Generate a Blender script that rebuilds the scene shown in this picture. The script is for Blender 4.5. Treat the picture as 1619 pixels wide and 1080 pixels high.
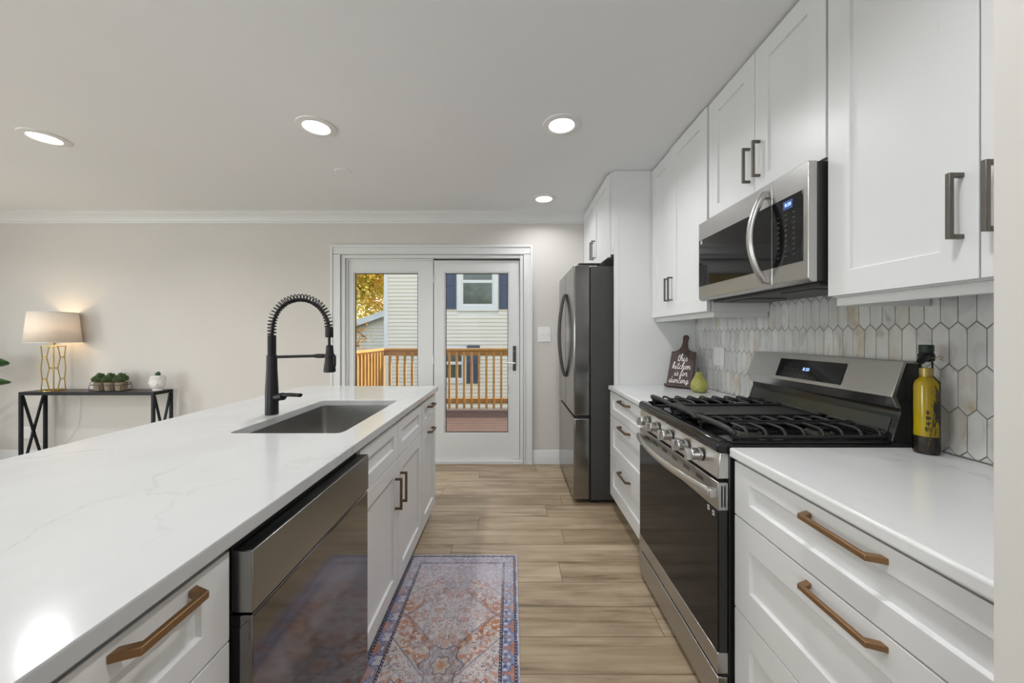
import bpy, bmesh, math, random
from mathutils import Vector, Matrix
random.seed(7)
S = bpy.context.scene
COL = S.collection
R = math.radians
for o in list(bpy.data.objects): bpy.data.objects.remove(o)

# ---------------------------------------------------------------- camera
F_PX = 575.0
cd = bpy.data.cameras.new('camera'); cam = bpy.data.objects.new('camera', cd); COL.objects.link(cam)
cd.sensor_width = 36.0; cd.lens = F_PX/1619*36.0
cd.shift_x = 1.5/1619; cd.shift_y = -10.0/1619
cd.clip_start = 0.02; cd.clip_end = 200
cam.location = (0, 0, 1.2825); cam.rotation_euler = (R(90), 0, 0)
S.camera = cam
S.view_settings.view_transform = 'Standard'; S.view_settings.look = 'None'
S.view_settings.gamma = 1.0; S.view_settings.use_curve_mapping = False
S.view_settings.exposure = -0.05

# ---------------------------------------------------------------- world, sun
w = bpy.data.worlds.new('sky'); S.world = w; w.use_nodes = True
wn = w.node_tree.nodes; wl = w.node_tree.links; wn.clear()
sky = wn.new('ShaderNodeTexSky'); sky.sky_type = 'NISHITA'; sky.sun_disc = False
sky.sun_elevation = R(38); sky.sun_rotation = R(60); sky.altitude = 50; sky.air_density = 1.0; sky.dust_density = 1.5
bg = wn.new('ShaderNodeBackground'); bg.inputs['Strength'].default_value = 0.60
wo = wn.new('ShaderNodeOutputWorld')
wb = wn.new('ShaderNodeMix'); wb.data_type = 'RGBA'; wb.blend_type = 'MULTIPLY'; wb.inputs[0].default_value = 1; wb.inputs[7].default_value = (1.20, 1.0, .78, 1)
wl.new(sky.outputs[0], wb.inputs[6]); wl.new(wb.outputs[2], bg.inputs[0]); wl.new(bg.outputs[0], wo.inputs[0])
sd = bpy.data.lights.new('sun', 'SUN'); sd.energy = 7.5; sd.angle = R(0.8); sd.color = (1, .88, .70)
sun = bpy.data.objects.new('sun', sd); COL.objects.link(sun)
sun.rotation_euler = Vector((1.0, 0.42, 0.85)).to_track_quat('Z', 'Y').to_euler()
DOWNLIGHT_W = 8.6
WINDOW_FILL_W = 165.0      # fill light added at each of the two unseen windows
LAMP_W = 3.0

CEIL = 2.50; WALLY = 3.63

# ---------------------------------------------------------------- materials
MATS = {}
def principled(name, col, rough=.5, metal=0.0, spec=.5, **kw):
    m = bpy.data.materials.new(name); m.use_nodes = True
    b = m.node_tree.nodes['Principled BSDF']
    b.inputs['Base Color'].default_value = (*col, 1)
    b.inputs['Roughness'].default_value = rough
    b.inputs['Metallic'].default_value = metal
    b.inputs['Specular IOR Level'].default_value = spec
    for k, v in kw.items(): b.inputs[k.replace('_', ' ')].default_value = v
    MATS[name] = m
    return m
def srgb(r, g, b):
    f = lambda c: (c/255/12.92) if c/255 <= .04045 else ((c/255+.055)/1.055)**2.4
    return (f(r), f(g), f(b))
class NT:
    def __init__(s, m): s.t = m.node_tree; s.n = s.t.nodes; s.l = s.t.links; s.b = s.n['Principled BSDF']
    def new(s, typ, **kw):
        n = s.n.new(typ)
        for k, v in kw.items():
            if k.startswith('i_'): n.inputs[k[2:].replace('_', ' ')].default_value = v
            else: setattr(n, k, v)
        return n
    def link(s, a, b): s.l.new(a, b)
    def coords(s, scale=(1,1,1), rot=(0,0,0), loc=(0,0,0)):
        g = s.new('ShaderNodeNewGeometry'); m = s.new('ShaderNodeMapping')
        m.inputs['Scale'].default_value = scale; m.inputs['Rotation'].default_value = rot; m.inputs['Location'].default_value = loc
        s.link(g.outputs['Position'], m.inputs[0]); return m.outputs[0]
    def ramp(s, src, stops, interp='LINEAR'):
        r = s.new('ShaderNodeValToRGB'); r.color_ramp.interpolation = interp
        e = r.color_ramp.elements
        while len(e) < len(stops): e.new(.5)
        for i, (p, c) in enumerate(stops): e[i].position = p; e[i].color = (*c, 1)
        s.link(src, r.inputs[0]); return r.outputs[0]
    def mix(s, f, a, b, mode='MIX'):
        m = s.new('ShaderNodeMix'); m.data_type = 'RGBA'; m.blend_type = mode
        for v, i in ((f, 0), (a, 6), (b, 7)):
            if isinstance(v, (int, float)): m.inputs[i].default_value = v
            elif isinstance(v, tuple): m.inputs[i].default_value = (*v, 1)
            else: s.link(v, m.inputs[i])
        return m.outputs[2]
    def bump(s, h, strength=.1, dist=.002):
        b = s.new('ShaderNodeBump'); b.inputs['Strength'].default_value = strength; b.inputs['Distance'].default_value = dist
        s.link(h, b.inputs['Height']); s.link(b.outputs[0], s.b.inputs['Normal'])

def noise_tint(name, col, amount=.04, scale=6, rough=.5, spec=.5, metal=0, bumpy=0, stretch=(1,1,1)):
    m = principled(name, col, rough, metal, spec); n = NT(m)
    t = n.new('ShaderNodeTexNoise'); t.inputs['Scale'].default_value = scale; t.inputs['Detail'].default_value = 4
    n.link(n.coords(stretch), t.inputs['Vector'])
    d = tuple(max(0, c*(1-amount)) for c in col); l = tuple(min(1, c*(1+amount)) for c in col)
    n.link(n.ramp(t.outputs['Fac'], [(.3, d), (.7, l)]), n.b.inputs['Base Color'])
    if bumpy: n.bump(t.outputs['Fac'], bumpy, .002)
    return m

noise_tint('wall_paint', (.60, .575, .545), .015, 2, .75, .25)
noise_tint('near_wall_paint', (.595, .575, .55), .015, 2, .75, .25)
noise_tint('ceiling_paint', (.80, .815, .83), .012, 1.5, .8, .2)
noise_tint('trim_paint', (.68, .69, .69), .01, 4, .4, .4)
noise_tint('cabinet_paint', (.71, .715, .715), .01, 3, .33, .45)
noise_tint('bronze', srgb(146, 113, 79), .06, 60, .40, .5, .7)
noise_tint('dark_bronze', srgb(112, 92, 74), .06, 60, .4, .5, .75)
noise_tint('grey_metal', srgb(112, 108, 102), .05, 60, .42, .5, .8)  # also the upper pulls: bronze greyed for the reflections on it
def brushed(name, col, rough, axis=(1, 1, 60), amt=.06, metal=1.0):
    m = principled(name, col, rough, metal); n = NT(m)
    t = n.new('ShaderNodeTexNoise'); t.inputs['Scale'].default_value = 12; t.inputs['Detail'].default_value = 2
    n.link(n.coords(axis), t.inputs['Vector'])
    d = tuple(c*(1-amt) for c in col); l = tuple(min(1, c*(1+amt)) for c in col)
    n.link(n.ramp(t.outputs['Fac'], [(.3, d), (.7, l)]), n.b.inputs['Base Color'])
    r = n.new('ShaderNodeMapRange'); r.inputs['To Min'].default_value = rough*.95; r.inputs['To Max'].default_value = rough*1.06
    n.link(t.outputs['Fac'], r.inputs[0]); n.link(r.outputs[0], n.b.inputs['Roughness'])
    return m
brushed('stainless', (.50, .495, .485), .33, (1, 1, 90), .02)
brushed('stainless_bright', (.62, .615, .605), .30, (1, 1, 90), .02)
brushed('fridge_steel', (.30, .30, .295), .17, (1, 90, 1), .02)
brushed('dishwasher_steel', (.21, .205, .205), .09, (1, 1, 90), .02)
brushed('dark_steel', (.10, .10, .098), .25, (1, 1, 90), .02)
brushed('control_steel', (.33, .33, .325), .26, (1, 1, 90), .02)
brushed('sink_steel', (.50, .495, .48), .26, (30, 30, 2))
noise_tint('fridge_case', (.055, .055, .054), .05, 10, .45, .4)
principled('black_gloss', (.008, .008, .009), .06, 0, .45)
principled('oven_glass', (.012, .012, .0125), .09, 0, .22)
principled('black_enamel', (.012, .012, .012), .18, 0, .5)
noise_tint('cast_iron', (.018, .018, .018), .2, 80, .5, .5, 0, .2)
noise_tint('black_plastic', (.02, .02, .02), .1, 30, .4, .4)
noise_tint('matte_black', (.009, .009, .010), .1, 40, .42, .35)
principled('dark_void', (.01, .01, .01), .8)  # filler for gaps, slots and recesses, their shade put into the colour
principled('dark_gap', (.12, .115, .11), .8)
noise_tint('gold', (.50, .36, .13), .08, 40, .3, .5, 1.0)
noise_tint('table_metal', (.008, .010, .014), .15, 30, .5, .25)
noise_tint('table_wood', (.045, .032, .025), .3, 20, .35, .5, stretch=(1, 8, 8))
noise_tint('white_plastic', (.76, .76, .75), .01, 10, .4)
noise_tint('ceramic_white', (.72, .70, .67), .12, 30, .3, .5)
noise_tint('burlap', (.25, .20, .145), .3, 150, .9, .2, 0, .5)
noise_tint('succulent', (.085, .13, .05), .5, 60, .5, .3)
noise_tint('cactus', (.05, .12, .05), .5, 90, .6, .3)
noise_tint('big_leaf', (.03, .09, .02), .3, 14, .35, .5)
noise_tint('stem', (.16, .10, .05), .2, 30, .7)
noise_tint('pot_grey', (.3, .29, .28), .1, 20, .6)
noise_tint('soil', (.03, .02, .015), .3, 90, .95)
noise_tint('board_wood', (.062, .036, .032), .35, 9, .5, .4, stretch=(6, 6, 1))
principled('letter_paint', (.85, .84, .82), .6)
noise_tint('pear_glaze', (.29, .29, .075), .3, 25, .12, .6)
noise_tint('pear_stem', (.03, .02, .015), .2, 50, .6)
principled('cap_green', (.008, .028, .02), .45)
principled('brass_foil', (.42, .33, .10), .35, .7)
noise_tint('fence_wood', srgb(172, 134, 84), .22, 7, .7, .2, stretch=(6, 6, 1))
noise_tint('sun_tape', (.82, .80, .74), .03, 20, .6)
noise_tint('shutter_blue', (.070, .085, .155), .05, 20, .5)
noise_tint('vinyl_trim', (.80, .77, .80), .02, 10, .5)
noise_tint('roof_shingle', (.12, .11, .10), .3, 40, .9)
noise_tint('grass', (.10, .14, .05), .5, 8, .95, .1)
noise_tint('gravel', (.34, .33, .31), .4, 60, .95, .1)
noise_tint('bark', (.11, .07, .05), .3, 30, .9)
noise_tint('twine', (.30, .22, .12), .2, 90, .9)
principled('neighbour_glass', (.10, .11, .11), .06, 0, .8)
noise_tint('rubber', (.02, .02, .02), .1, 60, .8)

def emis(name, col, st):
    m = bpy.data.materials.new(name); m.use_nodes = True
    b = m.node_tree.nodes['Principled BSDF']; b.inputs['Base Color'].default_value = (*col, 1)
    b.inputs['Emission Color'].default_value = (*col, 1); b.inputs['Emission Strength'].default_value = st
    MATS[name] = m; return m
emis('light_lens', (1, .99, .97), 5.0)
emis('bulb_glow', (1, .78, .5), 4.0)
emis('display_blue', (.35, .55, 1.0), 1.5)
emis('display_back', (.03, .06, .22), .35)

def glassy(name, tint=(1, 1, 1), ior=1.5, rough=0.0):
    m = bpy.data.materials.new(name); m.use_nodes = True
    n = m.node_tree.nodes; l = m.node_tree.links; n.clear()
    t = n.new('ShaderNodeBsdfTransparent'); t.inputs[0].default_value = (*tint, 1)
    g = n.new('ShaderNodeBsdfGlossy'); g.inputs['Roughness'].default_value = rough
    f = n.new('ShaderNodeFresnel'); f.inputs[0].default_value = ior
    x = n.new('ShaderNodeMixShader'); o = n.new('ShaderNodeOutputMaterial')
    l.new(f.outputs[0], x.inputs[0]); l.new(t.outputs[0], x.inputs[1]); l.new(g.outputs[0], x.inputs[2]); l.new(x.outputs[0], o.inputs[0])
    MATS[name] = m
glassy('window_glass', (.97, .98, .975), 1.13)
glassy('bottle_glass', (.96, .97, .93), 1.4)
m = principled('oil', (.7, .5, .02), .12, 0, .4)
n = NT(m); t = n.new('ShaderNodeTexNoise', i_Scale=22.0); n.link(n.coords((1, 1, .3)), t.inputs['Vector'])
n.link(n.ramp(t.outputs['Fac'], [(.35, (.60, .42, .01)), (.7, (.85, .64, .02))]), n.b.inputs['Base Color'])
noise_tint('herbs', (.035, .022, .015), .7, 90, .4)
noise_tint('herb_twig', (.28, .20, .05), .2, 90, .6)

# lamp shade: linen that lets light through
m = principled('shade_linen', (.78, .70, .60), .9, 0, .1); n = NT(m)
t = n.new('ShaderNodeTexNoise', i_Scale=120.0); n.link(n.coords((1, 1, 3)), t.inputs['Vector'])
c = n.ramp(t.outputs['Fac'], [(.3, (.84, .77, .69)), (.7, (.92, .85, .77))])
tr = n.new('ShaderNodeBsdfTranslucent'); mx = n.new('ShaderNodeMixShader'); mx.inputs[0].default_value = .22
n.link(c, n.b.inputs['Base Color']); n.link(c, tr.inputs[0])
out = n.n['Material Output']; n.link(n.b.outputs[0], mx.inputs[1]); n.link(tr.outputs[0], mx.inputs[2]); n.link(mx.outputs[0], out.inputs[0])

# plank floor
m = principled('plank_floor', (.3, .22, .15), .42, 0, .35); n = NT(m)
PW = .171; PL = 1.22
co = n.coords((1, 1, 1), loc=(40.35, -(2.572-35*PW), 0))
def M(op, a, b=None):
    q = n.new('ShaderNodeMath', operation=op)
    for i, v in enumerate((a, b)):
        if v is None: continue
        if isinstance(v, (int, float)): q.inputs[i].default_value = v
        else: n.link(v, q.inputs[i])
    return q.outputs[0]
sx_ = n.new('ShaderNodeSeparateXYZ'); n.link(co, sx_.inputs[0])
yr = M('DIVIDE', sx_.outputs[1], PW); row = M('FLOOR', yr); fy = M('FRACT', yr)
wn1 = n.new('ShaderNodeTexWhiteNoise', noise_dimensions='1D'); n.link(row, wn1.inputs['W'])
xr_ = M('ADD', M('DIVIDE', sx_.outputs[0], PL), M('MULTIPLY', wn1.outputs['Value'], 5.0)); cell = M('FLOOR', xr_); fx = M('FRACT', xr_)
cc = n.new('ShaderNodeCombineXYZ'); n.link(row, cc.inputs[0]); n.link(cell, cc.inputs[1])
wn2 = n.new('ShaderNodeTexWhiteNoise', noise_dimensions='2D'); n.link(cc.outputs[0], wn2.inputs['Vector']); tonev = wn2.outputs['Value']
ey_ = M('MULTIPLY', M('MINIMUM', fy, M('SUBTRACT', 1.0, fy)), PW); ex_ = M('MULTIPLY', M('MINIMUM', fx, M('SUBTRACT', 1.0, fx)), PL)
seam = M('LESS_THAN', M('MINIMUM', ex_, ey_), .0017)
comb = n.new('ShaderNodeCombineXYZ'); n.link(M('MULTIPLY', tonev, 37.0), comb.inputs[2])
add = n.new('ShaderNodeVectorMath', operation='ADD'); n.link(co, add.inputs[0]); n.link(comb.outputs[0], add.inputs[1])
mp = n.new('ShaderNodeMapping'); mp.inputs['Scale'].default_value = (1.1, 16, 1); n.link(add.outputs[0], mp.inputs[0])
g1 = n.new('ShaderNodeTexNoise', i_Scale=1.6, i_Detail=7.0, i_Roughness=.6, i_Distortion=.5); n.link(mp.outputs[0], g1.inputs['Vector'])
mp2 = n.new('ShaderNodeMapping'); mp2.inputs['Scale'].default_value = (2.2, 5, 1); n.link(add.outputs[0], mp2.inputs[0])
g2 = n.new('ShaderNodeTexNoise', i_Scale=1.0, i_Detail=4.0, i_Distortion=.6); n.link(mp2.outputs[0], g2.inputs['Vector'])
base = n.ramp(g1.outputs['Fac'], [(.28, srgb(120, 104, 82)), (.45, srgb(170, 152, 127)), (.70, srgb(195, 178, 154))])
base = n.mix(.5, base, n.ramp(g2.outputs['Fac'], [(.33, (.52, .48, .44)), (.55, (1, 1, 1))]), 'MULTIPLY')
base = n.mix(1.0, base, n.ramp(tonev, [(0, (.74, .71, .66)), (1, (1.0, .99, .98))]), 'MULTIPLY')
base = n.mix(seam, base, srgb(100, 84, 66))
n.link(base, n.b.inputs['Base Color'])
rr = n.new('ShaderNodeMapRange'); rr.inputs['To Min'].default_value = .30; rr.inputs['To Max'].default_value = .48
n.link(g1.outputs['Fac'], rr.inputs[0]); n.link(rr.outputs[0], n.b.inputs['Roughness'])
n.bump(M('SUBTRACT', 1.0, seam), .2, .001)

# quartz worktop
def quartz(name, rot, loc, k=1.0):
    m = principled(name, (.8, .8, .79), .13, 0, .45); n = NT(m)
    co = n.coords((1, 1, 1), (0, 0, rot), loc)
    nz = n.new('ShaderNodeTexNoise', i_Scale=2.2, i_Detail=6.0, i_Roughness=.6); n.link(co, nz.inputs['Vector'])
    sub = n.new('ShaderNodeVectorMath', operation='SUBTRACT'); n.link(nz.outputs['Color'], sub.inputs[0]); sub.inputs[1].default_value = (.5, .5, .5)
    sc = n.new('ShaderNodeVectorMath', operation='SCALE'); sc.inputs['Scale'].default_value = .55; n.link(sub.outputs[0], sc.inputs[0])
    ad = n.new('ShaderNodeVectorMath', operation='ADD'); n.link(co, ad.inputs[0]); n.link(sc.outputs[0], ad.inputs[1])
    mp = n.new('ShaderNodeMapping'); mp.inputs['Scale'].default_value = (1.0, .42, 1); n.link(ad.outputs[0], mp.inputs[0])
    vo = n.new('ShaderNodeTexVoronoi', feature='DISTANCE_TO_EDGE', i_Scale=1.7); n.link(mp.outputs[0], vo.inputs['Vector'])
    vein = n.ramp(vo.outputs['Distance'], [(0, (1, 1, 1)), (.003, (.6, .6, .6)), (.011, (0, 0, 0))])
    msk = n.new('ShaderNodeTexNoise', i_Scale=1.7, i_Detail=2.0); n.link(co, msk.inputs['Vector'])
    mk = n.ramp(msk.outputs['Fac'], [(.42, (0, 0, 0)), (.62, (1, 1, 1))])
    f = n.mix(1.0, vein, mk, 'MULTIPLY')
    cl = n.new('ShaderNodeTexNoise', i_Scale=4.0, i_Detail=5.0); n.link(mp.outputs[0], cl.inputs['Vector'])
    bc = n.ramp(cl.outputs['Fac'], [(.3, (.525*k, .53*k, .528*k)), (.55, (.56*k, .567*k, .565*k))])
    sp = n.new('ShaderNodeSeparateColor'); n.link(f, sp.inputs[0])
    ml = n.new('ShaderNodeMath', operation='MULTIPLY'); ml.inputs[1].default_value = .45; n.link(sp.outputs[0], ml.inputs[0])
    n.link(n.mix(ml.outputs[0], bc, (.36, .36, .35)), n.b.inputs['Base Color'])
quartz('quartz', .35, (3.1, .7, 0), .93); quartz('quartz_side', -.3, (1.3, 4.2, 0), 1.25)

# marble tile (per tile random tone in attribute)
m = principled('marble_tile', (.6, .6, .58), .22, 0, .5); n = NT(m)
at = n.new('ShaderNodeAttribute', attribute_name='tile_tone')
sepc = n.new('ShaderNodeSeparateColor'); n.link(at.outputs['Color'], sepc.inputs[0])
cb = n.new('ShaderNodeCombineXYZ'); mu = n.new('ShaderNodeMath', operation='MULTIPLY'); mu.inputs[1].default_value = 50
n.link(sepc.outputs[1], mu.inputs[0]); n.link(mu.outputs[0], cb.inputs[0])
ad = n.new('ShaderNodeVectorMath', operation='ADD'); n.link(n.coords((1, 14, 7), (.25, 0, 0)), ad.inputs[0]); n.link(cb.outputs[0], ad.inputs[1])
tn = n.new('ShaderNodeTexNoise', i_Scale=1.1, i_Detail=6.0, i_Distortion=1.2); n.link(ad.outputs[0], tn.inputs['Vector'])
c1 = n.ramp(tn.outputs['Fac'], [(.30, (.50, .485, .46)), (.41, (.68, .675, .66)), (.62, (.76, .76, .75))])
c2 = n.ramp(tn.outputs['Fac'], [(.32, (.58, .50, .38)), (.44, (.68, .645, .59)), (.62, (.76, .75, .73))])
cm = n.mix(sepc.outputs[2], c1, c2)
n.link(n.mix(1.0, cm, n.ramp(sepc.outputs[0], [(0, (.82, .83, .84)), (1, (1, 1, 1))]), 'MULTIPLY'), n.b.inputs['Base Color'])
noise_tint('grout', (.27, .26, .25), .1, 90, .9, .1)

# siding
m = principled('siding', (.6, .6, .6), .6, 0, .3); n = NT(m)
t = n.new('ShaderNodeTexNoise', i_Scale=3.0); n.link(n.coords((1, 1, 30)), t.inputs['Vector'])
n.link(n.ramp(t.outputs['Fac'], [(.3, (.80, .72, .655)), (.7, (.85, .77, .705))]), n.b.inputs['Base Color'])
# deck boards
noise_tint('deck_wood', (.105, .070, .062), .3, 5, .6, .3, stretch=(1, 12, 1))
# foliage with several hues
def foliage(name, stops, sc):
    m = principled(name, (.2, .3, .1), .6, 0, .2); n = NT(m)
    t = n.new('ShaderNodeTexNoise', i_Scale=sc, i_Detail=3.0); n.link(n.coords(), t.inputs['Vector'])
    c = n.ramp(t.outputs['Fac'], stops); n.link(c, n.b.inputs['Base Color'])
    tr = n.new('ShaderNodeBsdfTranslucent'); mx = n.new('ShaderNodeMixShader'); mx.inputs[0].default_value = .4; n.link(c, tr.inputs[0])
    n.link(n.b.outputs[0], mx.inputs[1]); n.link(tr.outputs[0], mx.inputs[2]); n.link(mx.outputs[0], n.n['Material Output'].inputs[0])
foliage('autumn_leaves', [(.3, (.36, .48, .12)), (.45, (.78, .70, .18)), (.58, (.95, .72, .28)), (.7, (.85, .48, .25))], 1.6)
foliage('orange_leaves', [(.3, (.35, .22, .05)), (.5, (.60, .28, .06)), (.7, (.25, .20, .08))], 5)
foliage('green_leaves', [(.3, (.06, .14, .04)), (.5, (.16, .28, .09)), (.7, (.40, .44, .14))], 1.6)
m = principled('rug_weave', (.5, .5, .5), .95, 0, .1); n = NT(m)
at = n.new('ShaderNodeAttribute', attribute_name='rug_color')
t = n.new('ShaderNodeTexNoise', i_Scale=260.0); n.link(n.coords(), t.inputs['Vector'])
n.link(n.mix(.35, at.outputs['Color'], n.ramp(t.outputs['Fac'], [(.3, (.6, .6, .6)), (.7, (1, 1, 1))]), 'MULTIPLY'), n.b.inputs['Base Color'])
n.bump(t.outputs['Fac'], .4, .001)

# ---------------------------------------------------------------- mesh helpers
ORG = {}
class MB:
    def __init__(s): s.bm = bmesh.new(); s.xf = None
    def v(s, p):
        p = Vector(p)
        if s.xf is not None: p = s.xf @ p
        return s.bm.verts.new(p)
    def face(s, vs):
        try: return s.bm.faces.new(vs)
        except ValueError: return None
    def box(s, x0, x1, y0, y1, z0, z1):
        c = [s.v((x, y, z)) for x in (x0, x1) for y in (y0, y1) for z in (z0, z1)]
        for f in ((0,1,3,2),(4,6,7,5),(0,4,5,1),(2,3,7,6),(0,2,6,4),(1,5,7,3)): s.face([c[i] for i in f])
        return s
    def poly_prism(s, pts, vec):
        vec = Vector(vec); a = [s.v(p) for p in pts]; b = [s.v(Vector(p)+vec) for p in pts]
        s.face(a[::-1]); s.face(b)
        for i in range(len(a)):
            j = (i+1) % len(a); s.face([a[i], a[j], b[j], b[i]])
        return s
    def rings(s, rings, closed=True, cap=True):
        R_ = [[s.v(p) for p in r] for r in rings]
        n = len(R_[0])
        for a, b in zip(R_, R_[1:]):
            for i in range(n if closed else n-1):
                j = (i+1) % n; s.face([a[i], a[j], b[j], b[i]])
        if cap: s.face(R_[0][::-1]); s.face(R_[-1])
        return s
    def lathe(s, prof, c=(0,0,0), n=32, axis='z', cap=True):
        rr = []
        for r, h in prof:
            ring = []
            for i in range(n):
                a = 2*math.pi*i/n; u, v_ = r*math.cos(a), r*math.sin(a)
                p = {'z': (u, v_, h), 'x': (h, u, v_), 'y': (v_, h, u)}[axis]
                ring.append((c[0]+p[0], c[1]+p[1], c[2]+p[2]))
            rr.append(ring)
        return s.rings(rr, True, cap)
    def cyl(s, p0, p1, r0, r1=None, n=16): return s.tube([p0, p1], [r0, r0 if r1 is None else r1], n)
    def tube(s, pts, r, n=10, closed=False, sq=None):
        pts = [Vector(p) for p in pts]; m = len(pts)
        rs = r if isinstance(r, (list, tuple)) else [r]*m
        up = None; rings = []
        for i in range(m):
            if closed: d = (pts[(i+1) % m]-pts[i-1]).normalized()
            elif i == 0: d = (pts[1]-pts[0]).normalized()
            elif i == m-1: d = (pts[-1]-pts[-2]).normalized()
            else: d = ((pts[i+1]-pts[i]).normalized()+(pts[i]-pts[i-1]).normalized()).normalized()
            if up is None:
                up = Vector((0, 0, 1)) if abs(d.z) < .9 else Vector((1, 0, 0))
            up = (up-d*up.dot(d)).normalized(); si = d.cross(up)
            ring = []
            for k in range(n):
                a = 2*math.pi*(k+.5)/n
                fx, fy = (sq if sq else (1, 1))
                ring.append(pts[i]+si*(rs[i]*math.cos(a)*fx)+up*(rs[i]*math.sin(a)*fy))
            rings.append(ring)
        if closed:
            rings.append(rings[0]); return s.rings(rings, True, False)
        return s.rings(rings, True, True)
    def ball(s, c, r, seg=16, rg=10, sc=(1,1,1)):
        mt = Matrix.Translation(Vector(c)) @ Matrix.Diagonal((r*sc[0], r*sc[1], r*sc[2], 1))
        if s.xf is not None: mt = s.xf @ mt
        bmesh.ops.create_uvsphere(s.bm, u_segments=seg, v_segments=rg, radius=1, matrix=mt); return s
    def build(s, name, mat, parent=None, bevel=0, seg=2, origin=None, smooth=True, ang=35, recalc=True):
        bm = s.bm
        if recalc: bmesh.ops.recalc_face_normals(bm, faces=bm.faces)
        if parent is not None: og = ORG[parent]
        elif origin is not None: og = Vector(origin)
        else:
            xs = [v.co for v in bm.verts]
            og = Vector(((min(c.x for c in xs)+max(c.x for c in xs))/2, (min(c.y for c in xs)+max(c.y for c in xs))/2, min(c.z for c in xs)))
        bmesh.ops.translate(bm, verts=bm.verts, vec=-og)
        me = bpy.data.meshes.new(name); bm.to_mesh(me); bm.free()
        mats = mat if isinstance(mat, (list, tuple)) else [mat]
        for mm in mats: me.materials.append(MATS[mm] if isinstance(mm, str) else mm)
        if smooth:
            me.shade_smooth(); me.set_sharp_from_angle(angle=R(ang))
        o = bpy.data.objects.new(name, me); COL.objects.link(o)
        if parent is not None: o.parent = parent
        else: o.location = og
        ORG[o] = og
        if bevel:
            b = o.modifiers.new('bevel', 'BEVEL'); b.width = bevel; b.segments = seg; b.limit_method = 'ANGLE'; b.angle_limit = R(40)
        return o
def tag(o, label, cat, group=None):
    o['label'] = label; o['category'] = cat
    if group: o['group'] = group
    return o
def struct(o): o['kind'] = 'structure'; return o
def thing(name, label, cat, loc, group=None):
    o = bpy.data.objects.new(name, None); o.empty_display_size = .05; COL.objects.link(o); o.location = loc
    ORG[o] = Vector(loc); return tag(o, label, cat, group)
def copy_tree(o, parent=None):
    c = o.copy(); COL.objects.link(c); c.parent = parent
    for ch in list(o.children): copy_tree(ch, c)
    ORG[c] = Vector(ORG[o]); return c
def catmull(pts, k=6):
    P = [Vector(p) for p in pts]; P = [P[0]*2-P[1]]+P+[P[-1]*2-P[-2]]; out = []
    for i in range(1, len(P)-2):
        a, b, c, d = P[i-1:i+3]
        for j in range(k):
            t = j/k
            out.append(.5*((2*b)+(c-a)*t+(2*a-5*b+4*c-d)*t*t+(3*b-a-3*c+d)*t**3))
    out.append(P[-2]); return out

# ---------------------------------------------------------------- room shell
XR = 1.370; XL = -6.3; YF = -4.2
struct(MB().box(XL-.1, XR+.1, YF-.1, WALLY+.12, -.05, 0).build('floor', 'plank_floor', smooth=False))
struct(MB().box(XL-.1, XR+.1, YF-.1, WALLY+.12, CEIL, CEIL+.1).build('ceiling', 'ceiling_paint', smooth=False))
OX0, OX1, OZ = -1.69, .12, 2.085
struct(MB().box(XL-.1, OX0, WALLY, WALLY+.12, 0, CEIL).box(OX1, XR+.1, WALLY, WALLY+.12, 0, CEIL)
       .box(OX0, OX1, WALLY, WALLY+.12, OZ, CEIL).build('wall_back', 'wall_paint', smooth=False))
struct(MB().box(XR, XR+.1, YF, WALLY, 0, CEIL).build('wall_right', 'wall_paint', smooth=False))
struct(MB().box(.531, XR, -1.0, .40, 0, CEIL).build('wall_near', 'near_wall_paint', smooth=False))
# left wall and front wall out of view, window openings added to bring in light
WL = (-1.6, 2.2, .5, 2.2)
struct(MB().box(XL-.1, XL, YF, WL[0], 0, CEIL).box(XL-.1, XL, WL[1], WALLY, 0, CEIL).box(XL-.1, XL, WL[0], WL[1], 0, WL[2])
       .box(XL-.1, XL, WL[0], WL[1], WL[3], CEIL).build('wall_left', 'wall_paint', smooth=False))
WF = (-4.6, -.9, .5, 2.2)
struct(MB().box(XL-.1, WF[0], YF-.1, YF, 0, CEIL).box(WF[1], XR+.1, YF-.1, YF, 0, CEIL).box(WF[0], WF[1], YF-.1, YF, 0, WF[2])
       .box(WF[0], WF[1], YF-.1, YF, WF[3], CEIL).build('wall_front', 'wall_paint', smooth=False))
def added_window(name, a0, a1, z0, z1, pos, axis):
    m = MB(); g = MB()
    def bx(mb, u0, u1, w0, w1, d0, d1):
        if axis == 'x': mb.box(pos+d0, pos+d1, u0, u1, w0, w1)
        else: mb.box(u0, u1, pos+d0, pos+d1, w0, w1)
    t = .06; mid = (a0+a1)/2
    bx(m, a0, a1, z0, z0+t, -.08, -.02); bx(m, a0, a1, z1-t, z1, -.08, -.02)
    bx(m, a0, a0+t, z0+t, z1-t, -.08, -.02); bx(m, a1-t, a1, z0+t, z1-t, -.08, -.02); bx(m, mid-.03, mid+.03, z0+t, z1-t, -.08, -.02)
    o = struct(m.build(name, 'trim_paint', bevel=.003))
    bx(g, a0+t, a1-t, z0+t, z1-t, -.052, -.048); g.build('window_pane', 'window_glass', o, smooth=False)
added_window('added_window_1', *WL, XL, 'x'); added_window('added_window_2', *WF, YF, 'y')  # unseen windows, put in for the room's fill light
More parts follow.
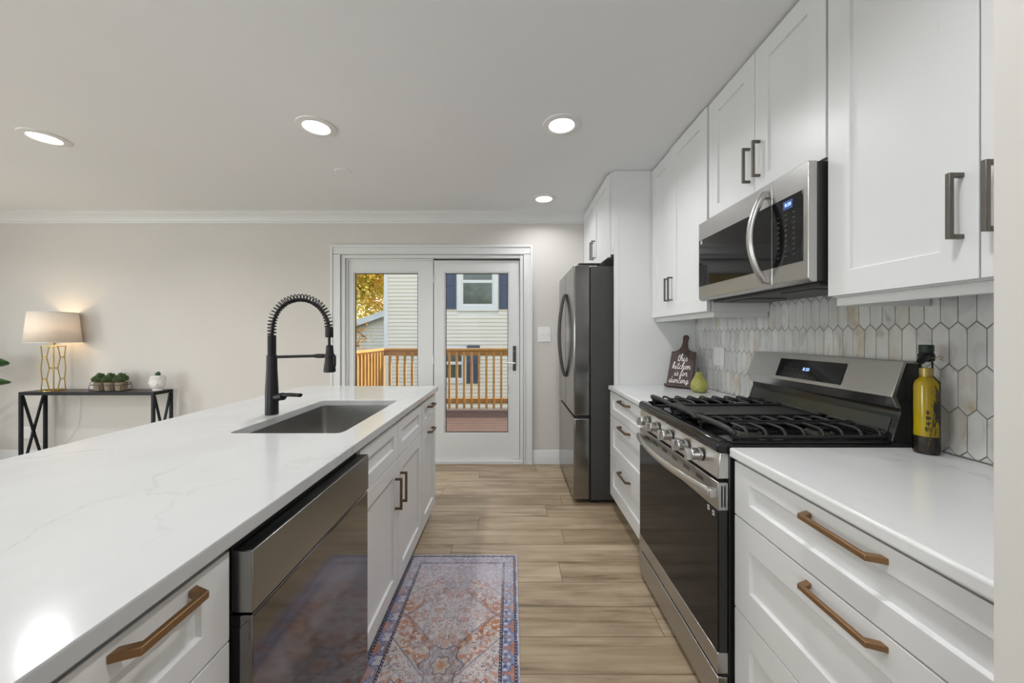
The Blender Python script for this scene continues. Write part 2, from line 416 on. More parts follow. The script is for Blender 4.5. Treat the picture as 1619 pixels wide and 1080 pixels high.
for (loc, dr, sx_, sy_, e_) in (((XL+.02, (WL[0]+WL[1])/2, (WL[2]+WL[3])/2), (1, 0, .35), WL[1]-WL[0]-.2, WL[3]-WL[2]-.2, .85), (((WF[0]+WF[1])/2, YF+.02, (WF[2]+WF[3])/2), (0.1, 1, .6), WF[1]-WF[0]-.2, WF[3]-WF[2]-.2, .62)):
    ld = bpy.data.lights.new('window_fill', 'AREA'); ld.shape = 'RECTANGLE'; ld.size = sx_; ld.size_y = sy_; ld.energy = WINDOW_FILL_W*e_; ld.color = (.93, .97, 1)  # area light added in each opening as soft fill
    lo = bpy.data.objects.new('window_fill', ld); COL.objects.link(lo); lo.location = loc; lo.rotation_euler = Vector(dr).to_track_quat('-Z', 'Z').to_euler()

# crown and baseboards (profiled)
def profile_x(prof, x0, x1, y):      # prof: (distance out from the wall, z)
    m = MB(); m.rings([[(x, y-d, z) for d, z in prof] for x in (x0, x1)]); return m
crown = [(0, CEIL-.105), (.010, CEIL-.105), (.012, CEIL-.090), (.020, CEIL-.085), (.030, CEIL-.060), (.055, CEIL-.030), (.068, CEIL-.022), (.070, CEIL-.010), (.080, CEIL-.008), (.080, CEIL), (0, CEIL)]
struct(profile_x(crown, XL, .738, WALLY).build('trim_1', 'trim_paint', ang=25))
basep = [(0, 0), (.016, 0), (.016, .095), (.012, .105), (.012, .118), (.006, .135), (0, .137)]
struct(profile_x(basep, .215, XR, WALLY).build('baseboard_back', 'trim_paint', ang=25))
struct(profile_x(basep, XL, -1.795, WALLY).build('baseboard_left', 'trim_paint', ang=25))
# door casing
def casing():
    m = MB(); y0 = WALLY-.024
    m.box(-1.793, -1.695, y0+.004, WALLY, 0, 2.085); m.box(.125, .212, y0+.004, WALLY, 0, 2.085); m.box(-1.793, .212, y0+.004, WALLY, 2.09, 2.178)
    m.box(-1.793, -1.770, y0-.006, y0+.004, 0, 2.178); m.box(.190, .212, y0-.006, y0+.004, 0, 2.178); m.box(-1.770, .190, y0-.006, y0+.004, 2.155, 2.178)
    m.box(-1.708, -1.695, y0-.003, y0+.004, 0, 2.09); m.box(.125, .138, y0-.003, y0+.004, 0, 2.09); m.box(-1.695, .125, y0-.003, y0+.004, 2.085, 2.098)
    return struct(m.build('trim_2', 'trim_paint', bevel=.002))
casing()
jm = MB(); jm.box(OX0, OX0+.035, WALLY-.01, WALLY+.11, 0, OZ).box(OX1-.03, OX1, WALLY-.01, WALLY+.11, 0, OZ).box(OX0+.035, OX1-.03, WALLY-.01, WALLY+.11, OZ-.035, OZ)
jm.box(OX0+.035, OX0+.055, WALLY+.02, WALLY+.10, .03, OZ-.035).box(OX0+.055, -.78, WALLY+.02, WALLY+.10, OZ-.055, OZ-.035)
jm.box(OX0, OX1, WALLY-.02, WALLY+.16, 0, .032)
struct(jm.build('trim_3', 'trim_paint', bevel=.003))
def leaf(name, x0, x1, g0, g1, z0=.045, z1=2.035, y0=WALLY+.03, y1=WALLY+.075):
    m = MB(); gz0, gz1 = .288, 1.918
    m.box(x0, g0, y0, y1, z0, z1).box(g1, x1, y0, y1, z0, z1).box(g0, g1, y0, y1, z0, gz0).box(g0, g1, y0, y1, gz1, z1)
    o = struct(m.build(name, 'trim_paint', smooth=False))
    b = MB(); e = .012
    for (a0, a1, c0, c1) in ((g0, g0+e, gz0, gz1), (g1-e, g1, gz0, gz1), (g0+e, g1-e, gz0, gz0+e), (g0+e, g1-e, gz1-e, gz1)): b.box(a0, a1, y0+.006, y1-.004, c0, c1)
    b.build('glazing_bead', 'trim_paint', o, bevel=.003)
    q = MB(); e2 = .006
    for (a0, a1, c0, c1) in ((g0+e, g0+e+e2, gz0+e, gz1-e), (g1-e-e2, g1-e, gz0+e, gz1-e), (g0+e, g1-e, gz0+e, gz0+e+e2), (g0+e, g1-e, gz1-e-e2, gz1-e)): q.box(a0, a1, y0+.014, y0+.026, c0, c1)
    q.build('gasket', 'rubber', o, smooth=False)
    MB().box(g0+e, g1-e, y0+.018, y0+.022, gz0+e, gz1-e).build('pane', 'window_glass', o, smooth=False)
    return o
leaf('door_2', -1.632, -.792, -1.585, -.928)
d1 = leaf('door_1', -.776, .085, -.672, -.018)
m = MB(); m.box(-.7915, -.783, WALLY+.026, WALLY+.09, .045, 2.035); m.build('astragal', 'trim_paint', d1)
MB().box(-.783, -.776, WALLY+.05, WALLY+.07, .045, 2.035).box(.085, .0905, WALLY+.05, WALLY+.07, .045, 2.035).box(-.783, .0905, WALLY+.05, WALLY+.07, 2.0352, 2.0498).build('gap_strip', 'rubber', d1, smooth=False)  # black strip set in the leaf's gaps to draw their dark lines
hp = MB().box(.018, .050, WALLY+.018, WALLY+.030, .925, 1.175).build('handle_plate', 'fridge_case', d1, bevel=.004)
h = MB(); h.cyl((.034, WALLY+.018, 1.005), (.034, WALLY-.025, 1.005), .009); h.tube(catmull([(.034, WALLY-.025, 1.005), (.0, WALLY-.03, 1.005), (-.045, WALLY-.028, 1.012), (-.075, WALLY-.022, 1.004)]), .0065)
h.build('lever', 'stainless_bright', d1)
MB().cyl((.034, WALLY+.018, 1.12), (.034, WALLY+.006, 1.12), .012).build('lock_cylinder', 'grey_metal', d1)
for hz in (1.85, 1.03, .28):
    MB().cyl((-.781, WALLY+.022, hz-.04), (-.781, WALLY+.022, hz+.04), .006).box(-.793, -.769, WALLY+.025, WALLY+.030, hz-.038, hz+.038).build('hinge', 'stainless', d1)

# ceiling downlights
def downlight(x, y, label):
    t = thing('recessed_light', label, 'ceiling light', (x, y, CEIL), 'recessed ceiling lights')
    MB().lathe([(.070, CEIL-.004), (.076, CEIL-.010), (.106, CEIL-.006), (.108, CEIL), (.07, CEIL)], (x, y, 0), 48, cap=False).build('trim_ring', 'white_plastic', t)
    MB().lathe([(.0001, CEIL-.005), (.070, CEIL-.005), (.070, CEIL-.001), (.0001, CEIL-.001)], (x, y, 0), 40, cap=False).build('lens', 'light_lens', t)
    return t
proto = downlight(.292, 2.102, 'round recessed light above the aisle, large one nearest the oven wall')
spots = [(.293, 3.24, 'small far recessed light close to the crown moulding before the glass door'),
         (-1.136, 2.121, 'round recessed light over the island, left of the aisle one'),
         (-2.87, 2.237, 'leftmost recessed light, over the living area near the picture edge'),
         (.292, .55, 'recessed light over the aisle behind the viewpoint'), (-1.136, .55, 'recessed light over the near end of the island'),
         (-2.87, .55, 'recessed light over the living area beside the island end'), (-4.6, .55, 'recessed light deep in the living area'),
         (-4.6, 2.237, 'recessed light over the living area before the console table'),
         (-1.136, -1.4, 'recessed light behind the island'), (-2.87, -1.4, 'recessed light at the back of the living area'),
         (-4.6, -1.4, 'recessed light in the far rear corner of the living area')]
LP = [(.292, 2.102)]
for x, y, lb in spots:
    c = copy_tree(proto); c.location = (x, y, CEIL); c['label'] = lb; LP.append((x, y))
for i, (x, y) in enumerate(LP):
    ld = bpy.data.lights.new('downlight_lamp', 'AREA'); ld.shape = 'DISK'; ld.size = .13; ld.energy = DOWNLIGHT_W*(.55 if i == 1 else 1); ld.color = (.985, .985, 1); ld.spread = R(148)
    lo = bpy.data.objects.new('downlight_lamp', ld); COL.objects.link(lo); lo.location = (x, y, CEIL-.013)
t = MB().lathe([(.0001, CEIL-.006), (.055, CEIL-.006), (.062, CEIL-.001), (.062, CEIL)], (-1.25, 2.71, 0), 40, cap=False).build('ceiling_cover_plate', 'ceiling_paint', origin=(-1.25, 2.71, CEIL))
tag(t, 'flat round white cover plate on the ceiling left of the aisle', 'cover plate')

# switch and outlets
t = thing('light_switch', 'white light switch plate on the wall between glass door and refrigerator', 'light switch', (.33, WALLY, 1.215))
MB().box(.265, .395, WALLY-.007, WALLY, 1.215, 1.362).build('wall_plate', 'white_plastic', t, bevel=.003)
MB().box(.295, .303, WALLY-.018, WALLY-.007, 1.277, 1.300).build('toggle', 'white_plastic', t, bevel=.002)
MB().box(.357, .365, WALLY-.018, WALLY-.007, 1.277, 1.300).build('toggle', 'white_plastic', t, bevel=.002)
def outlet_y(y, z, label):
    t = thing('wall_outlet', label, 'outlet', (1.362, y, z))
    MB().box(1.354, 1.361, y-.058, y+.058, z, z+.122).build('wall_plate', 'white_plastic', t, bevel=.003)
    for dz in (.035, .085):
        MB().box(1.3515, 1.354, y-.017, y+.017, z+dz-.014, z+dz+.014).build('socket', 'white_plastic', t, bevel=.004)
outlet_y(2.375, 1.082, 'white outlet plate on the picket tile backsplash behind the green pear')
t = thing('wall_outlet', 'white outlet plate low on the wall under the black console table', 'outlet', (-4.83, WALLY, .25))
MB().box(-4.87, -4.79, WALLY-.007, WALLY, .25, .37).build('wall_plate', 'white_plastic', t, bevel=.003)
for dz in (.035, .085): MB().box(-4.846, -4.814, WALLY-.010, WALLY-.007, .25+dz-.014, .25+dz+.014).build('socket', 'white_plastic', t, bevel=.003)

# ---------------------------------------------------------------- cabinets
def shaker(x, d, y0, y1, z0, z1, stile=.072, rt=.072, rb=None, th=.019, rec=.011):
    """framed front; outer face at x looking along d (-1 / +1)."""
    rb = rt if rb is None else rb
    m = MB(); b = x-d*th; r = x-d*rec; e = .003
    O = [(x, y0, z0), (x, y1, z0), (x, y1, z1), (x, y0, z1)]
    I = [(x, y0+stile, z0+rb), (x, y1-stile, z0+rb), (x, y1-stile, z1-rt), (x, y0+stile, z1-rt)]
    J = [(r, y0+stile+e, z0+rb+e), (r, y1-stile-e, z0+rb+e), (r, y1-stile-e, z1-rt-e), (r, y0+stile+e, z1-rt-e)]
    B = [(b, p[1], p[2]) for p in O]
    VO, VI, VJ, VB = [[m.v(p) for p in q] for q in (O, I, J, B)]
    for i in range(4):
        j = (i+1) % 4
        m.face([VO[i], VO[j], VI[j], VI[i]]); m.face([VI[i], VI[j], VJ[j], VJ[i]]); m.face([VB[i], VB[j], VO[j], VO[i]])
    m.face(VJ); m.face(VB[::-1])
    return m
def pull(face_x, d, y, z, length, axis, mat, parent, proj=.034, t=.0105):
    m = MB(); xo = face_x+d*proj; xi = xo-d*t; a, b = sorted((xi, xo)); p, q = sorted((face_x, xi)); h = length/2
    if axis == 'y':
        # tapering square posts with a bevelled shoulder
        m.poly_prism([(face_x, y-h, z-t*.75), (face_x, y-h+.016, z-t*.75), (xi, y-h+.020, z-t*.75), (xo, y+0, z-t*.75)][:0] or
                     [(face_x, y-h-.004, z-t*.6), (face_x, y-h+.012, z-t*.6), (xi, y-h+.022, z-t*.6), (xi, y+h-.022, z-t*.6), (face_x, y+h-.012, z-t*.6), (face_x, y+h+.004, z-t*.6), (xo, y+h-.010, z-t*.6), (xo, y-h+.010, z-t*.6)], (0, 0, t*1.2))
    else:
        m.box(a, b, y-t/2, y+t/2, z-h, z+h); m.box(p, q, y-t/2, y+t/2, z-h, z-h+t); m.box(p, q, y-t/2, y+t/2, z+h-t, z+h)
    return m.build('handle', mat, parent, bevel=.0015)
def carcass(xf, d, depth, y0, y1, z0, z1, t, toe=.07, tz=.11, top=False):
    """open box of panels; xf front plane of the box, d the way the fronts look."""
    m = MB(); xb = xf-d*depth; a, b = sorted((xf, xb)); p = .016
    m.box(a, b, y0, y0+p, z0, z1).box(a, b, y1-p, y1, z0, z1).box(a, b, y0+p, y1-p, z0, z0+p)
    q, r = sorted((xb, xb+d*p)); m.box(q, r, y0+p, y1-p, z0+p, z1)
    fr, fb = sorted((xf, xf-d*.016)); m.box(fr, fb, y0+p, y1-p, z1-.03, z1)
    if top: m.box(a, b, y0+p, y1-p, z1-p, z1)
    if toe:
        k0, k1 = sorted((xf-d*toe, xf-d*(toe+.016))); m.box(k0, k1, y0, y1, .0, tz)
    return m.build('body', 'cabinet_paint', t, smooth=False)
# right run, drawer units
def drawer_unit(y0, y1, label, hl=.19):
    t = thing('drawer_cabinet', label, 'base cabinet', ((.75+1.36)/2, (y0+y1)/2, 0))
    carcass(.752, -1, .60, y0, y1, .112, .880, t)
    for z0, z1, rt, rb, hz in ((.7012, .872, .052, .056, .843), (.4002, .6965, .08, .088, .672), (.115, .3955, .08, .088, .372)):
        dr = shaker(.731, -1, y0+.003, y1-.003, z0, z1, .072, rt, rb).build('drawer', 'cabinet_paint', t, bevel=.0012)
        pull(.731, -1, (y0+y1)/2+.005, hz, hl, 'y', 'bronze' if y0 < 1 else 'dark_bronze', dr)
drawer_unit(.402, 1.192, 'white three-drawer base cabinet with long bronze pulls beside the oil bottle')
drawer_unit(1.950, 2.684, 'white three-drawer base cabinet between the gas range and refrigerator')
# worktops
def slab(x0, x1, y0, y1, mat, label, z0=.882, z1=.914):
    o = MB().box(x0, x1, y0, y1, z0, z1).build('worktop', mat, bevel=.007, seg=4); return tag(o, label, 'countertop')
slab(.717, 1.361, .401, 1.198, 'quartz_side', 'white veined quartz worktop under the yellow oil bottle, near side of the range')
slab(.717, 1.361, 1.946, 2.686, 'quartz_side', 'short white quartz worktop carrying the wooden sign and green pear')
# tall panel beside fridge + cabinet over the fridge
m = MB().box(.765, 1.368, 2.690, 2.710, .115, CEIL-.002).box(.82, 1.368, 2.690, 2.710, 0, .115)
o = m.build('fridge_side_panel', 'cabinet_paint', bevel=.001); tag(o, 'tall white panel enclosing the near side of the refrigerator', 'cabinet panel')
MB().box(.7645, .795, 2.686, 2.690, .914, CEIL-.004).build('edge_strip', 'cabinet_paint', o)
t = thing('wall_cabinet', 'white two-door cabinet above the refrigerator', 'wall cabinet', (1.05, 3.16, 1.87))
MB().box(.744, 1.366, 2.712, 3.625, 1.885, CEIL-.003).build('body', 'cabinet_paint', t)
for y0, y1, hy in ((2.716, 3.165, 3.135), (3.169, 3.622, 3.200)):
    dr = shaker(.724, -1, y0, y1, 1.865, CEIL-.02, .06, .065).build('door', 'cabinet_paint', t, bevel=.0012)
    pull(.724, -1, hy, 2.02, .155, 'z', 'grey_metal', dr)
# upper cabinets
UX = 1.039
def upper(y0, y1, zb, splits, label, rail=True, zt=CEIL-.003, mat='grey_metal', offs=(0, 0), hz=None):
    t = thing('wall_cabinet', label, 'wall cabinet', ((UX+1.36)/2, (y0+y1)/2, zb-.028 if rail else zb))
    m = MB().box(UX+.021, 1.360, y0, y1, zb, zt); m.build('body', 'cabinet_paint', t)
    if rail:
        MB().box(UX+.028, UX+.048, y0+.002, y1-.002, zb-.028, zb).box(UX+.048, 1.355, y1-.02, y1-.002, zb-.028, zb).box(UX+.048, 1.355, y0+.002, y0+.02, zb-.028, zb).build('light_rail', 'cabinet_paint', t, bevel=.002)
    ds = []
    for i, (a, b, side) in enumerate(splits):
        fx = UX+offs[i]
        dr = shaker(fx, -1, a+.0015, b-.0015, zb+.004, zt-.008, .075, .075).build('door', 'cabinet_paint', t, bevel=.0012)
        pull(fx, -1, b-.032 if side == 'far' else a+.032, zb+.175 if hz is None else hz, .152, 'z', mat, dr)
    return t
upper(1.915, 2.684, 1.405, [(2.361, 2.682, 'near'), (1.918, 2.361, 'far')], 'white two-door wall cabinet above the wooden sign, next to the tall panel', offs=(0, -.006))
upper(1.200, 1.911, 1.866, [(1.551, 1.911, 'near'), (1.200, 1.551, 'far')], 'short white two-door wall cabinet above the microwave', rail=False, hz=2.02)
upper(.405, 1.194, 1.405, [(.806, 1.194, 'near'), (.405, .806, 'far')], 'large near white wall cabinet above the oil bottle, right of the microwave')

# backsplash
def clip(poly, ax, lim, keep_less):
    out = []
    for i in range(len(poly)):
        a, b = poly[i], poly[(i+1) % len(poly)]
        ia = (a[ax] <= lim) if keep_less else (a[ax] >= lim); ib = (b[ax] <= lim) if keep_less else (b[ax] >= lim)
        if ia: out.append(a)
        if ia != ib:
            t = (lim-a[ax])/(b[ax]-a[ax]); p = [a[k]+(b[k]-a[k])*t for k in (0, 1)]; out.append(tuple(p))
    return out
bs = MB().box(1.3655, 1.3695, .402, 2.684, .916, 1.404).box(1.3655, 1.3695, 1.198, 1.912, 1.404, 1.52).build('backsplash', 'grout', smooth=False)
tag(bs, 'marble picket tile backsplash with grey grout along the right wall', 'backsplash')
bm = bmesh.new(); lay = bm.loops.layers.color.new('tile_tone')
tw, thh, tp, gp = .0452, .151, .022, .0021; rp = thh-tp+.0012
ry = int(2.4/tw)+4
for r_ in range(-4, 5):
    for k in range(-20, 60):
        cy = 1.064+k*tw+(tw/2 if r_ % 2 else 0); cz = 1.2475+r_*rp
        hw = (tw-gp)/2; hh = thh/2-gp*.6
        P = [(cy, cz+hh), (cy+hw, cz+hh-tp), (cy+hw, cz-hh+tp), (cy, cz-hh), (cy-hw, cz-hh+tp), (cy-hw, cz+hh-tp)]
        zmax = 1.52 if 1.198 < cy < 1.912 else 1.404
        for ax, lim, kl in ((0, .404, False), (0, 2.682, True), (1, .917, False), (1, zmax, True)):
            if len(P) > 2: P = clip(P, ax, lim, kl)
        if len(P) < 3: continue
        col = (random.random()**.7, random.random(), 1.0 if random.random() < .22 else random.random()*.25, 1)
        cyy = sum(p[0] for p in P)/len(P); czz = sum(p[1] for p in P)/len(P)
        A = [bm.verts.new((1.3655, p[0], p[1])) for p in P]
        Bv = [bm.verts.new((1.3628, p[0], p[1])) for p in P]
        C_ = [bm.verts.new((1.3622, p[0]+(cyy-p[0])*.04, p[1]+(czz-p[1])*.02)) for p in P]
        fs = [bm.faces.new(C_)]
        for i in range(len(P)):
            j = (i+1) % len(P); fs.append(bm.faces.new([A[i], A[j], Bv[j], Bv[i]])); fs.append(bm.faces.new([Bv[i], Bv[j], C_[j], C_[i]]))
        for f in fs:
            for lp in f.loops: lp[lay] = col
mt = MB(); mt.bm.free(); mt.bm = bm
mt.build('marble_tiles', 'marble_tile', bs, smooth=False)

# ---------------------------------------------------------------- island
def base_unit(y0, y1, label, fronts):
    t = thing('base_cabinet', label, 'base cabinet', (-.86, (y0+y1)/2, 0), None)
    carcass(-.561, 1, .60, y0, y1, .085, .879, t)
    for kind, a, b, z0, z1, hd in fronts:
        rt, rb, st = (.052, .055, .062) if kind != 'door' else (.068, .068, .068)
        dr = shaker(-.5405, 1, a, b, z0, z1, st, rt, rb).build(kind, 'cabinet_paint', t, bevel=.0012)
        if hd: pull(-.5405, 1, hd[0], hd[1], hd[2], hd[3], 'bronze' if y0 < 1 else 'dark_bronze', dr)
base_unit(.372, .700, 'near white island drawer cabinet with bronze pull, before the dishwasher',
          [('drawer', .374, .698, .698, .868, (.555, .848, .132, 'y')), ('drawer', .374, .698, .388, .694, (.555, .66, .132, 'y')), ('drawer', .374, .698, .085, .384, (.555, .36, .132, 'y'))])
base_unit(-.40, .368, 'white island cabinet at the near end of the island',
          [('drawer', -.398, .366, .698, .868, (-.016, .848, .185, 'y')), ('door', -.398, -.018, .085, .694, (-.05, .56, .15, 'z')), ('door', -.014, .366, .085, .694, (.02, .56, .15, 'z'))])
base_unit(1.300, 2.203, 'white sink base cabinet with two doors in the island',
          [('false_drawer', 1.302, 1.742, .698, .868, None), ('false_drawer', 1.746, 2.201, .698, .868, None),
           ('door', 1.302, 1.742, .085, .694, (1.695, .543, .147, 'z')), ('door', 1.746, 2.201, .085, .694, (1.775, .543, .147, 'z'))])
base_unit(2.207, 2.622, 'narrow white cabinet at the far end of the island',
          [('drawer', 2.209, 2.596, .698, .868, (2.415, .818, .13, 'y')), ('door', 2.209, 2.596, .085, .694, (2.415, .655, .13, 'y'))])
o = MB().box(-1.30, -1.175, -.40, 2.622, 0, .879).build('island_back_panel', 'cabinet_paint', bevel=.002); tag(o, 'white panelled back of the island facing the living area', 'island panel')
# worktop with sink cut-out
IX0, IX1, IY0, IY1 = -1.51, -.527, -.46, 2.64
SX0, SX1, SY0, SY1 = -1.066, -.640, 1.371, 2.066
m = MB(); rad = .022
def rrect(x0, x1, y0, y1, r, z, n=5):
    out = []
    for cx, cy, a0 in ((x1-r, y0+r, -90), (x1-r, y1-r, 0), (x0+r, y1-r, 90), (x0+r, y0+r, 180)):
        for i in range(n+1):
            a = R(a0+90*i/n); out.append((cx+r*math.cos(a), cy+r*math.sin(a), z))
    return out
def ring_slab(m, outer, inner, z0, z1):
    n = len(inner)
    ot = [m.v((p[0], p[1], z1)) for p in outer]; ob = [m.v((p[0], p[1], z0)) for p in outer]
    it = [m.v((p[0], p[1], z1)) for p in inner]; ib = [m.v((p[0], p[1], z0)) for p in inner]
    for i in range(n):
        j = (i+1) % n
        m.face([ot[i], ot[j], it[j], it[i]]); m.face([ob[j], ob[i], ib[i], ib[j]])
        m.face([ob[i], ob[j], ot[j], ot[i]]); m.face([it[i], it[j], ib[j], ib[i]])
ring_slab(m, rrect(IX0, IX1, IY0, IY1, .006, 0), rrect(SX0, SX1, SY0, SY1, rad, 0), .882, .914)
o = m.build('worktop', 'quartz', bevel=.004, seg=3, ang=30); tag(o, 'long white veined quartz island worktop with a sink cut-out', 'countertop')
# sink
sk = MB(); e = .006; zb = .672
prof = [(0.0, .8812, 0.02), (0, .8805, 0), (.003, .72, 0), (.012, zb+.01, 0), (.035, zb, 0)]
rings = [rrect(SX0-.03, SX1+.012, SY0-.03, SY1+.03, .03, .881), rrect(SX0-e, SX1+e, SY0-e, SY1+e, .024, .881)]
rings += [rrect(SX0-e+.002, SX1+e-.002, SY0-e+.002, SY1+e-.002, .024, .80), rrect(SX0-e+.006, SX1+e-.006, SY0-e+.006, SY1+e-.006, .024, zb+.02),
          rrect(SX0+.008, SX1-.008, SY0+.008, SY1-.008, .022, zb+.002), rrect(SX0+.03, SX1-.03, SY0+.03, SY1-.03, .02, zb)]
sk.rings(rings, True, False); bmv = sk.bm; bmv.verts.ensure_lookup_table(); sk.face([bmv.verts[i] for i in range(len(bmv.verts)-24, len(bmv.verts))])
s_ = sk.build('kitchen_sink', 'sink_steel', recalc=True); tag(s_, 'undermount stainless steel sink bowl set in the island worktop', 'sink')
so = s_.modifiers.new('solid', 'SOLIDIFY'); so.thickness = .0015; so.offset = 0
MB().lathe([(.0001, zb+.002), (.030, zb+.002), (.045, zb+.004), (.047, zb+.0015)], ((SX0+SX1)/2, (SY0+SY1)/2, 0), 32, cap=False).build('drain', 'stainless_bright', s_)

# faucet
FX, FY = -1.114, 1.694
f = thing('kitchen_faucet', 'matte black spring-neck faucet standing behind the island sink', 'faucet', (FX, FY, .914))
MB().lathe([(.0275, .9145), (.0275, .930), (.0268, 1.03), (.0225, 1.12), (.0215, 1.188), (.0185, 1.192), (.0165, 1.193)], (FX, FY, 0), 32).build('body', 'matte_black', f)
m = MB(); pr = [(.0165, 1.193)]
z = 1.195
while z < 1.278: pr += [(.0165, z), (.0182, z+.001), (.0182, z+.004), (.0165, z+.005)]; z += .0062
pr.append((.0165, 1.282)); m.lathe(pr, (FX, FY, 0), 24); m.build('ribbed_collar', 'matte_black', f)
Rr = .1326; CZ = 1.324
path = [Vector((FX, FY, 1.282+(CZ-1.282)*i/6)) for i in range(7)]
path += [Vector((FX+Rr-Rr*math.cos(a), FY, CZ+Rr*math.sin(a))) for a in [math.pi*i/40 for i in range(1, 41)]]
path += [Vector((FX+2*Rr, FY, CZ-.006))]
hp2 = []
for i, p in enumerate(path):
    d_ = (path[min(i+1, len(path)-1)]-path[max(i-1, 0)]).normalized(); k_ = min(1, i/10, (len(path)-1-i)/8); hp2.append(p-d_.cross(Vector((0, 1, 0)))*.0075*k_)
MB().tube(hp2, .0072, 12).build('hose', 'matte_black', f)
# helix spring
seglen = [0]
for a, b in zip(path, path[1:]): seglen.append(seglen[-1]+(b-a).length)
L = seglen[-1]; turns = 31; pts = []; N = turns*14
for i in range(N+1):
    s = L*i/N; k = max(j for j in range(len(path)-1) if seglen[j] <= s+1e-9); tt = (s-seglen[k])/(seglen[k+1]-seglen[k])
    p = path[k].lerp(path[k+1], min(1, tt)); d = (path[k+1]-path[k]).normalized(); sd_ = Vector((0, 1, 0)); up = d.cross(sd_)
    a = 2*math.pi*turns*i/N; rr_ = .0172
    pts.append(p+sd_*(rr_*math.cos(a))+up*(rr_*math.sin(a)))
MB().tube(pts, .0024, 6).build('spring', 'matte_black', f)
hx = FX+2*Rr+.002
MB().lathe([(.0165, 1.272), (.0175, 1.274), (.0175, 1.312), (.0150, 1.322), (.010, 1.323)], (hx, FY, 0), 24).build('spring_sleeve', 'matte_black', f)
MB().lathe([(.006, 1.235), (.006, 1.273)], (hx, FY, 0), 12).build('inner_hose', 'matte_black', f)
sp = MB().lathe([(.0225, 1.110), (.0262, 1.113), (.0262, 1.120), (.0225, 1.150), (.0175, 1.195), (.0150, 1.233), (.010, 1.237)], (hx+.002, FY, 0), 28).build('spray_head', 'matte_black', f)
MB().box(hx+.018, hx+.030, FY-.008, FY+.008, 1.135, 1.19).build('spray_button', 'matte_black', sp, bevel=.004)
MB().tube([(FX+.02, FY, 1.181), (FX+.20, FY, 1.186)], .0068, 12).tube([(FX+.195, FY, 1.186), (FX+.215, FY, 1.186), (FX+.24, FY, 1.186)], [.0075, .0105, .0105], 14).build('support_arm', 'matte_black', f)
MB().lathe([(.021, 1.176), (.022, 1.178), (.022, 1.194), (.021, 1.196)], (hx+.002, FY, 0), 24).build('holder_ring', 'matte_black', f)
MB().cyl((FX+.018, FY-.004, .993), (FX+.066, FY-.020, 1.001), .0175).build('lever_hub', 'matte_black', f)
m = MB(); m.tube([(FX+.050, FY-.016, 1.006), (FX+.10, FY-.030, 1.010), (FX+.160, FY-.045, 1.010)], [.0105, .0105, .010], 10, sq=(1.3, .85)); m.build('lever', 'matte_black', f, bevel=.002)

# dishwasher
dw = thing('dishwasher', 'dark stainless dishwasher built into the island', 'dishwasher', (-.80, 1.0, 0))
MB().box(-1.12, -.556, .712, 1.290, .10, .872).box(-1.12, -.62, .712, 1.290, 0.0, .10).build('tub_body', 'dark_gap', dw)
d = MB().box(-.553, -.508, .712, 1.292, .105, .733).build('door', 'dishwasher_steel', dw, bevel=.005, seg=3)
MB().box(-.548, -.506, .712, 1.292, .738, .860).build('control_bar', 'control_steel', dw, bevel=.002)
MB().box(-.553, -.5485, .714, 1.290, .738, .872).build('recess', 'dark_void', dw, smooth=False)
MB().box(-.59, -.575, .712, 1.292, .0, .10).build('kick_plate', 'black_plastic', dw)

# ---------------------------------------------------------------- refrigerator
FRX = .475; FR0, FR1 = 2.755, 3.585
fr = thing('refrigerator', 'grey stainless french-door refrigerator beside the white tall panel', 'refrigerator', (.9, 3.17, 0))
MB().box(.606, 1.33, FR0+.004, FR1-.004, .03, 1.805).box(.64, 1.28, FR0+.05, FR1-.05, 0, .03).build('cabinet_case', 'fridge_case', fr, bevel=.004)
mid = (FR0+FR1)/2
for y0, y1, hy, nm in ((FR0, mid-.0025, mid-.035, 'near'), (mid+.0025, FR1, mid+.035, 'far')):
    dr = MB().box(FRX, .596, y0, y1, .672, 1.818).build('door', 'fridge_steel', fr, bevel=.010, seg=3)
    hm = MB(); pts = []
    for i in range(25):
        t_ = i/24; pts.append((FRX-.006-.050*math.sin(math.pi*t_)**.75, hy, .925+.71*t_))
    hm.tube(pts, .0125, 12, sq=(1.0, .8)); hm.build('handle', 'fridge_case', dr)
dr = MB().box(FRX, .596, FR0, FR1, .035, .652).build('freezer_drawer', 'fridge_steel', fr, bevel=.010, seg=3)
MB().box(.50, .606, FR0+.006, FR1-.006, .652, .672).box(.598, .605, FR0+.006, FR1-.006, .05, 1.80).build('door_gap_fill', 'dark_void', fr)  # near-black fill standing in for shade between doors and case
MB().box(.515, .68, FR0+.004, FR0+.06, 1.8185, 1.830).build('hinge_cover', 'black_plastic', fr, bevel=.004)
MB().box(.515, .68, FR1-.06, FR1-.004, 1.8185, 1.830).build('hinge_cover', 'black_plastic', fr, bevel=.004)
for y in (FR0+.03, FR1-.07): MB().box(.60, .65, y, y+.04, .0, .03).build('foot', 'black_plastic', fr)

# ---------------------------------------------------------------- gas range
RY0, RY1 = 1.2035, 1.940
rg = thing('gas_range', 'stainless gas range with black oven door and five knobs', 'stove', (1.0, 1.57, 0))
MB().box(.722, 1.350, RY0, RY1, .02, .885).box(.78, 1.30, RY0+.04, RY1-.04, 0, .02).build('body', 'black_enamel', rg, bevel=.003)
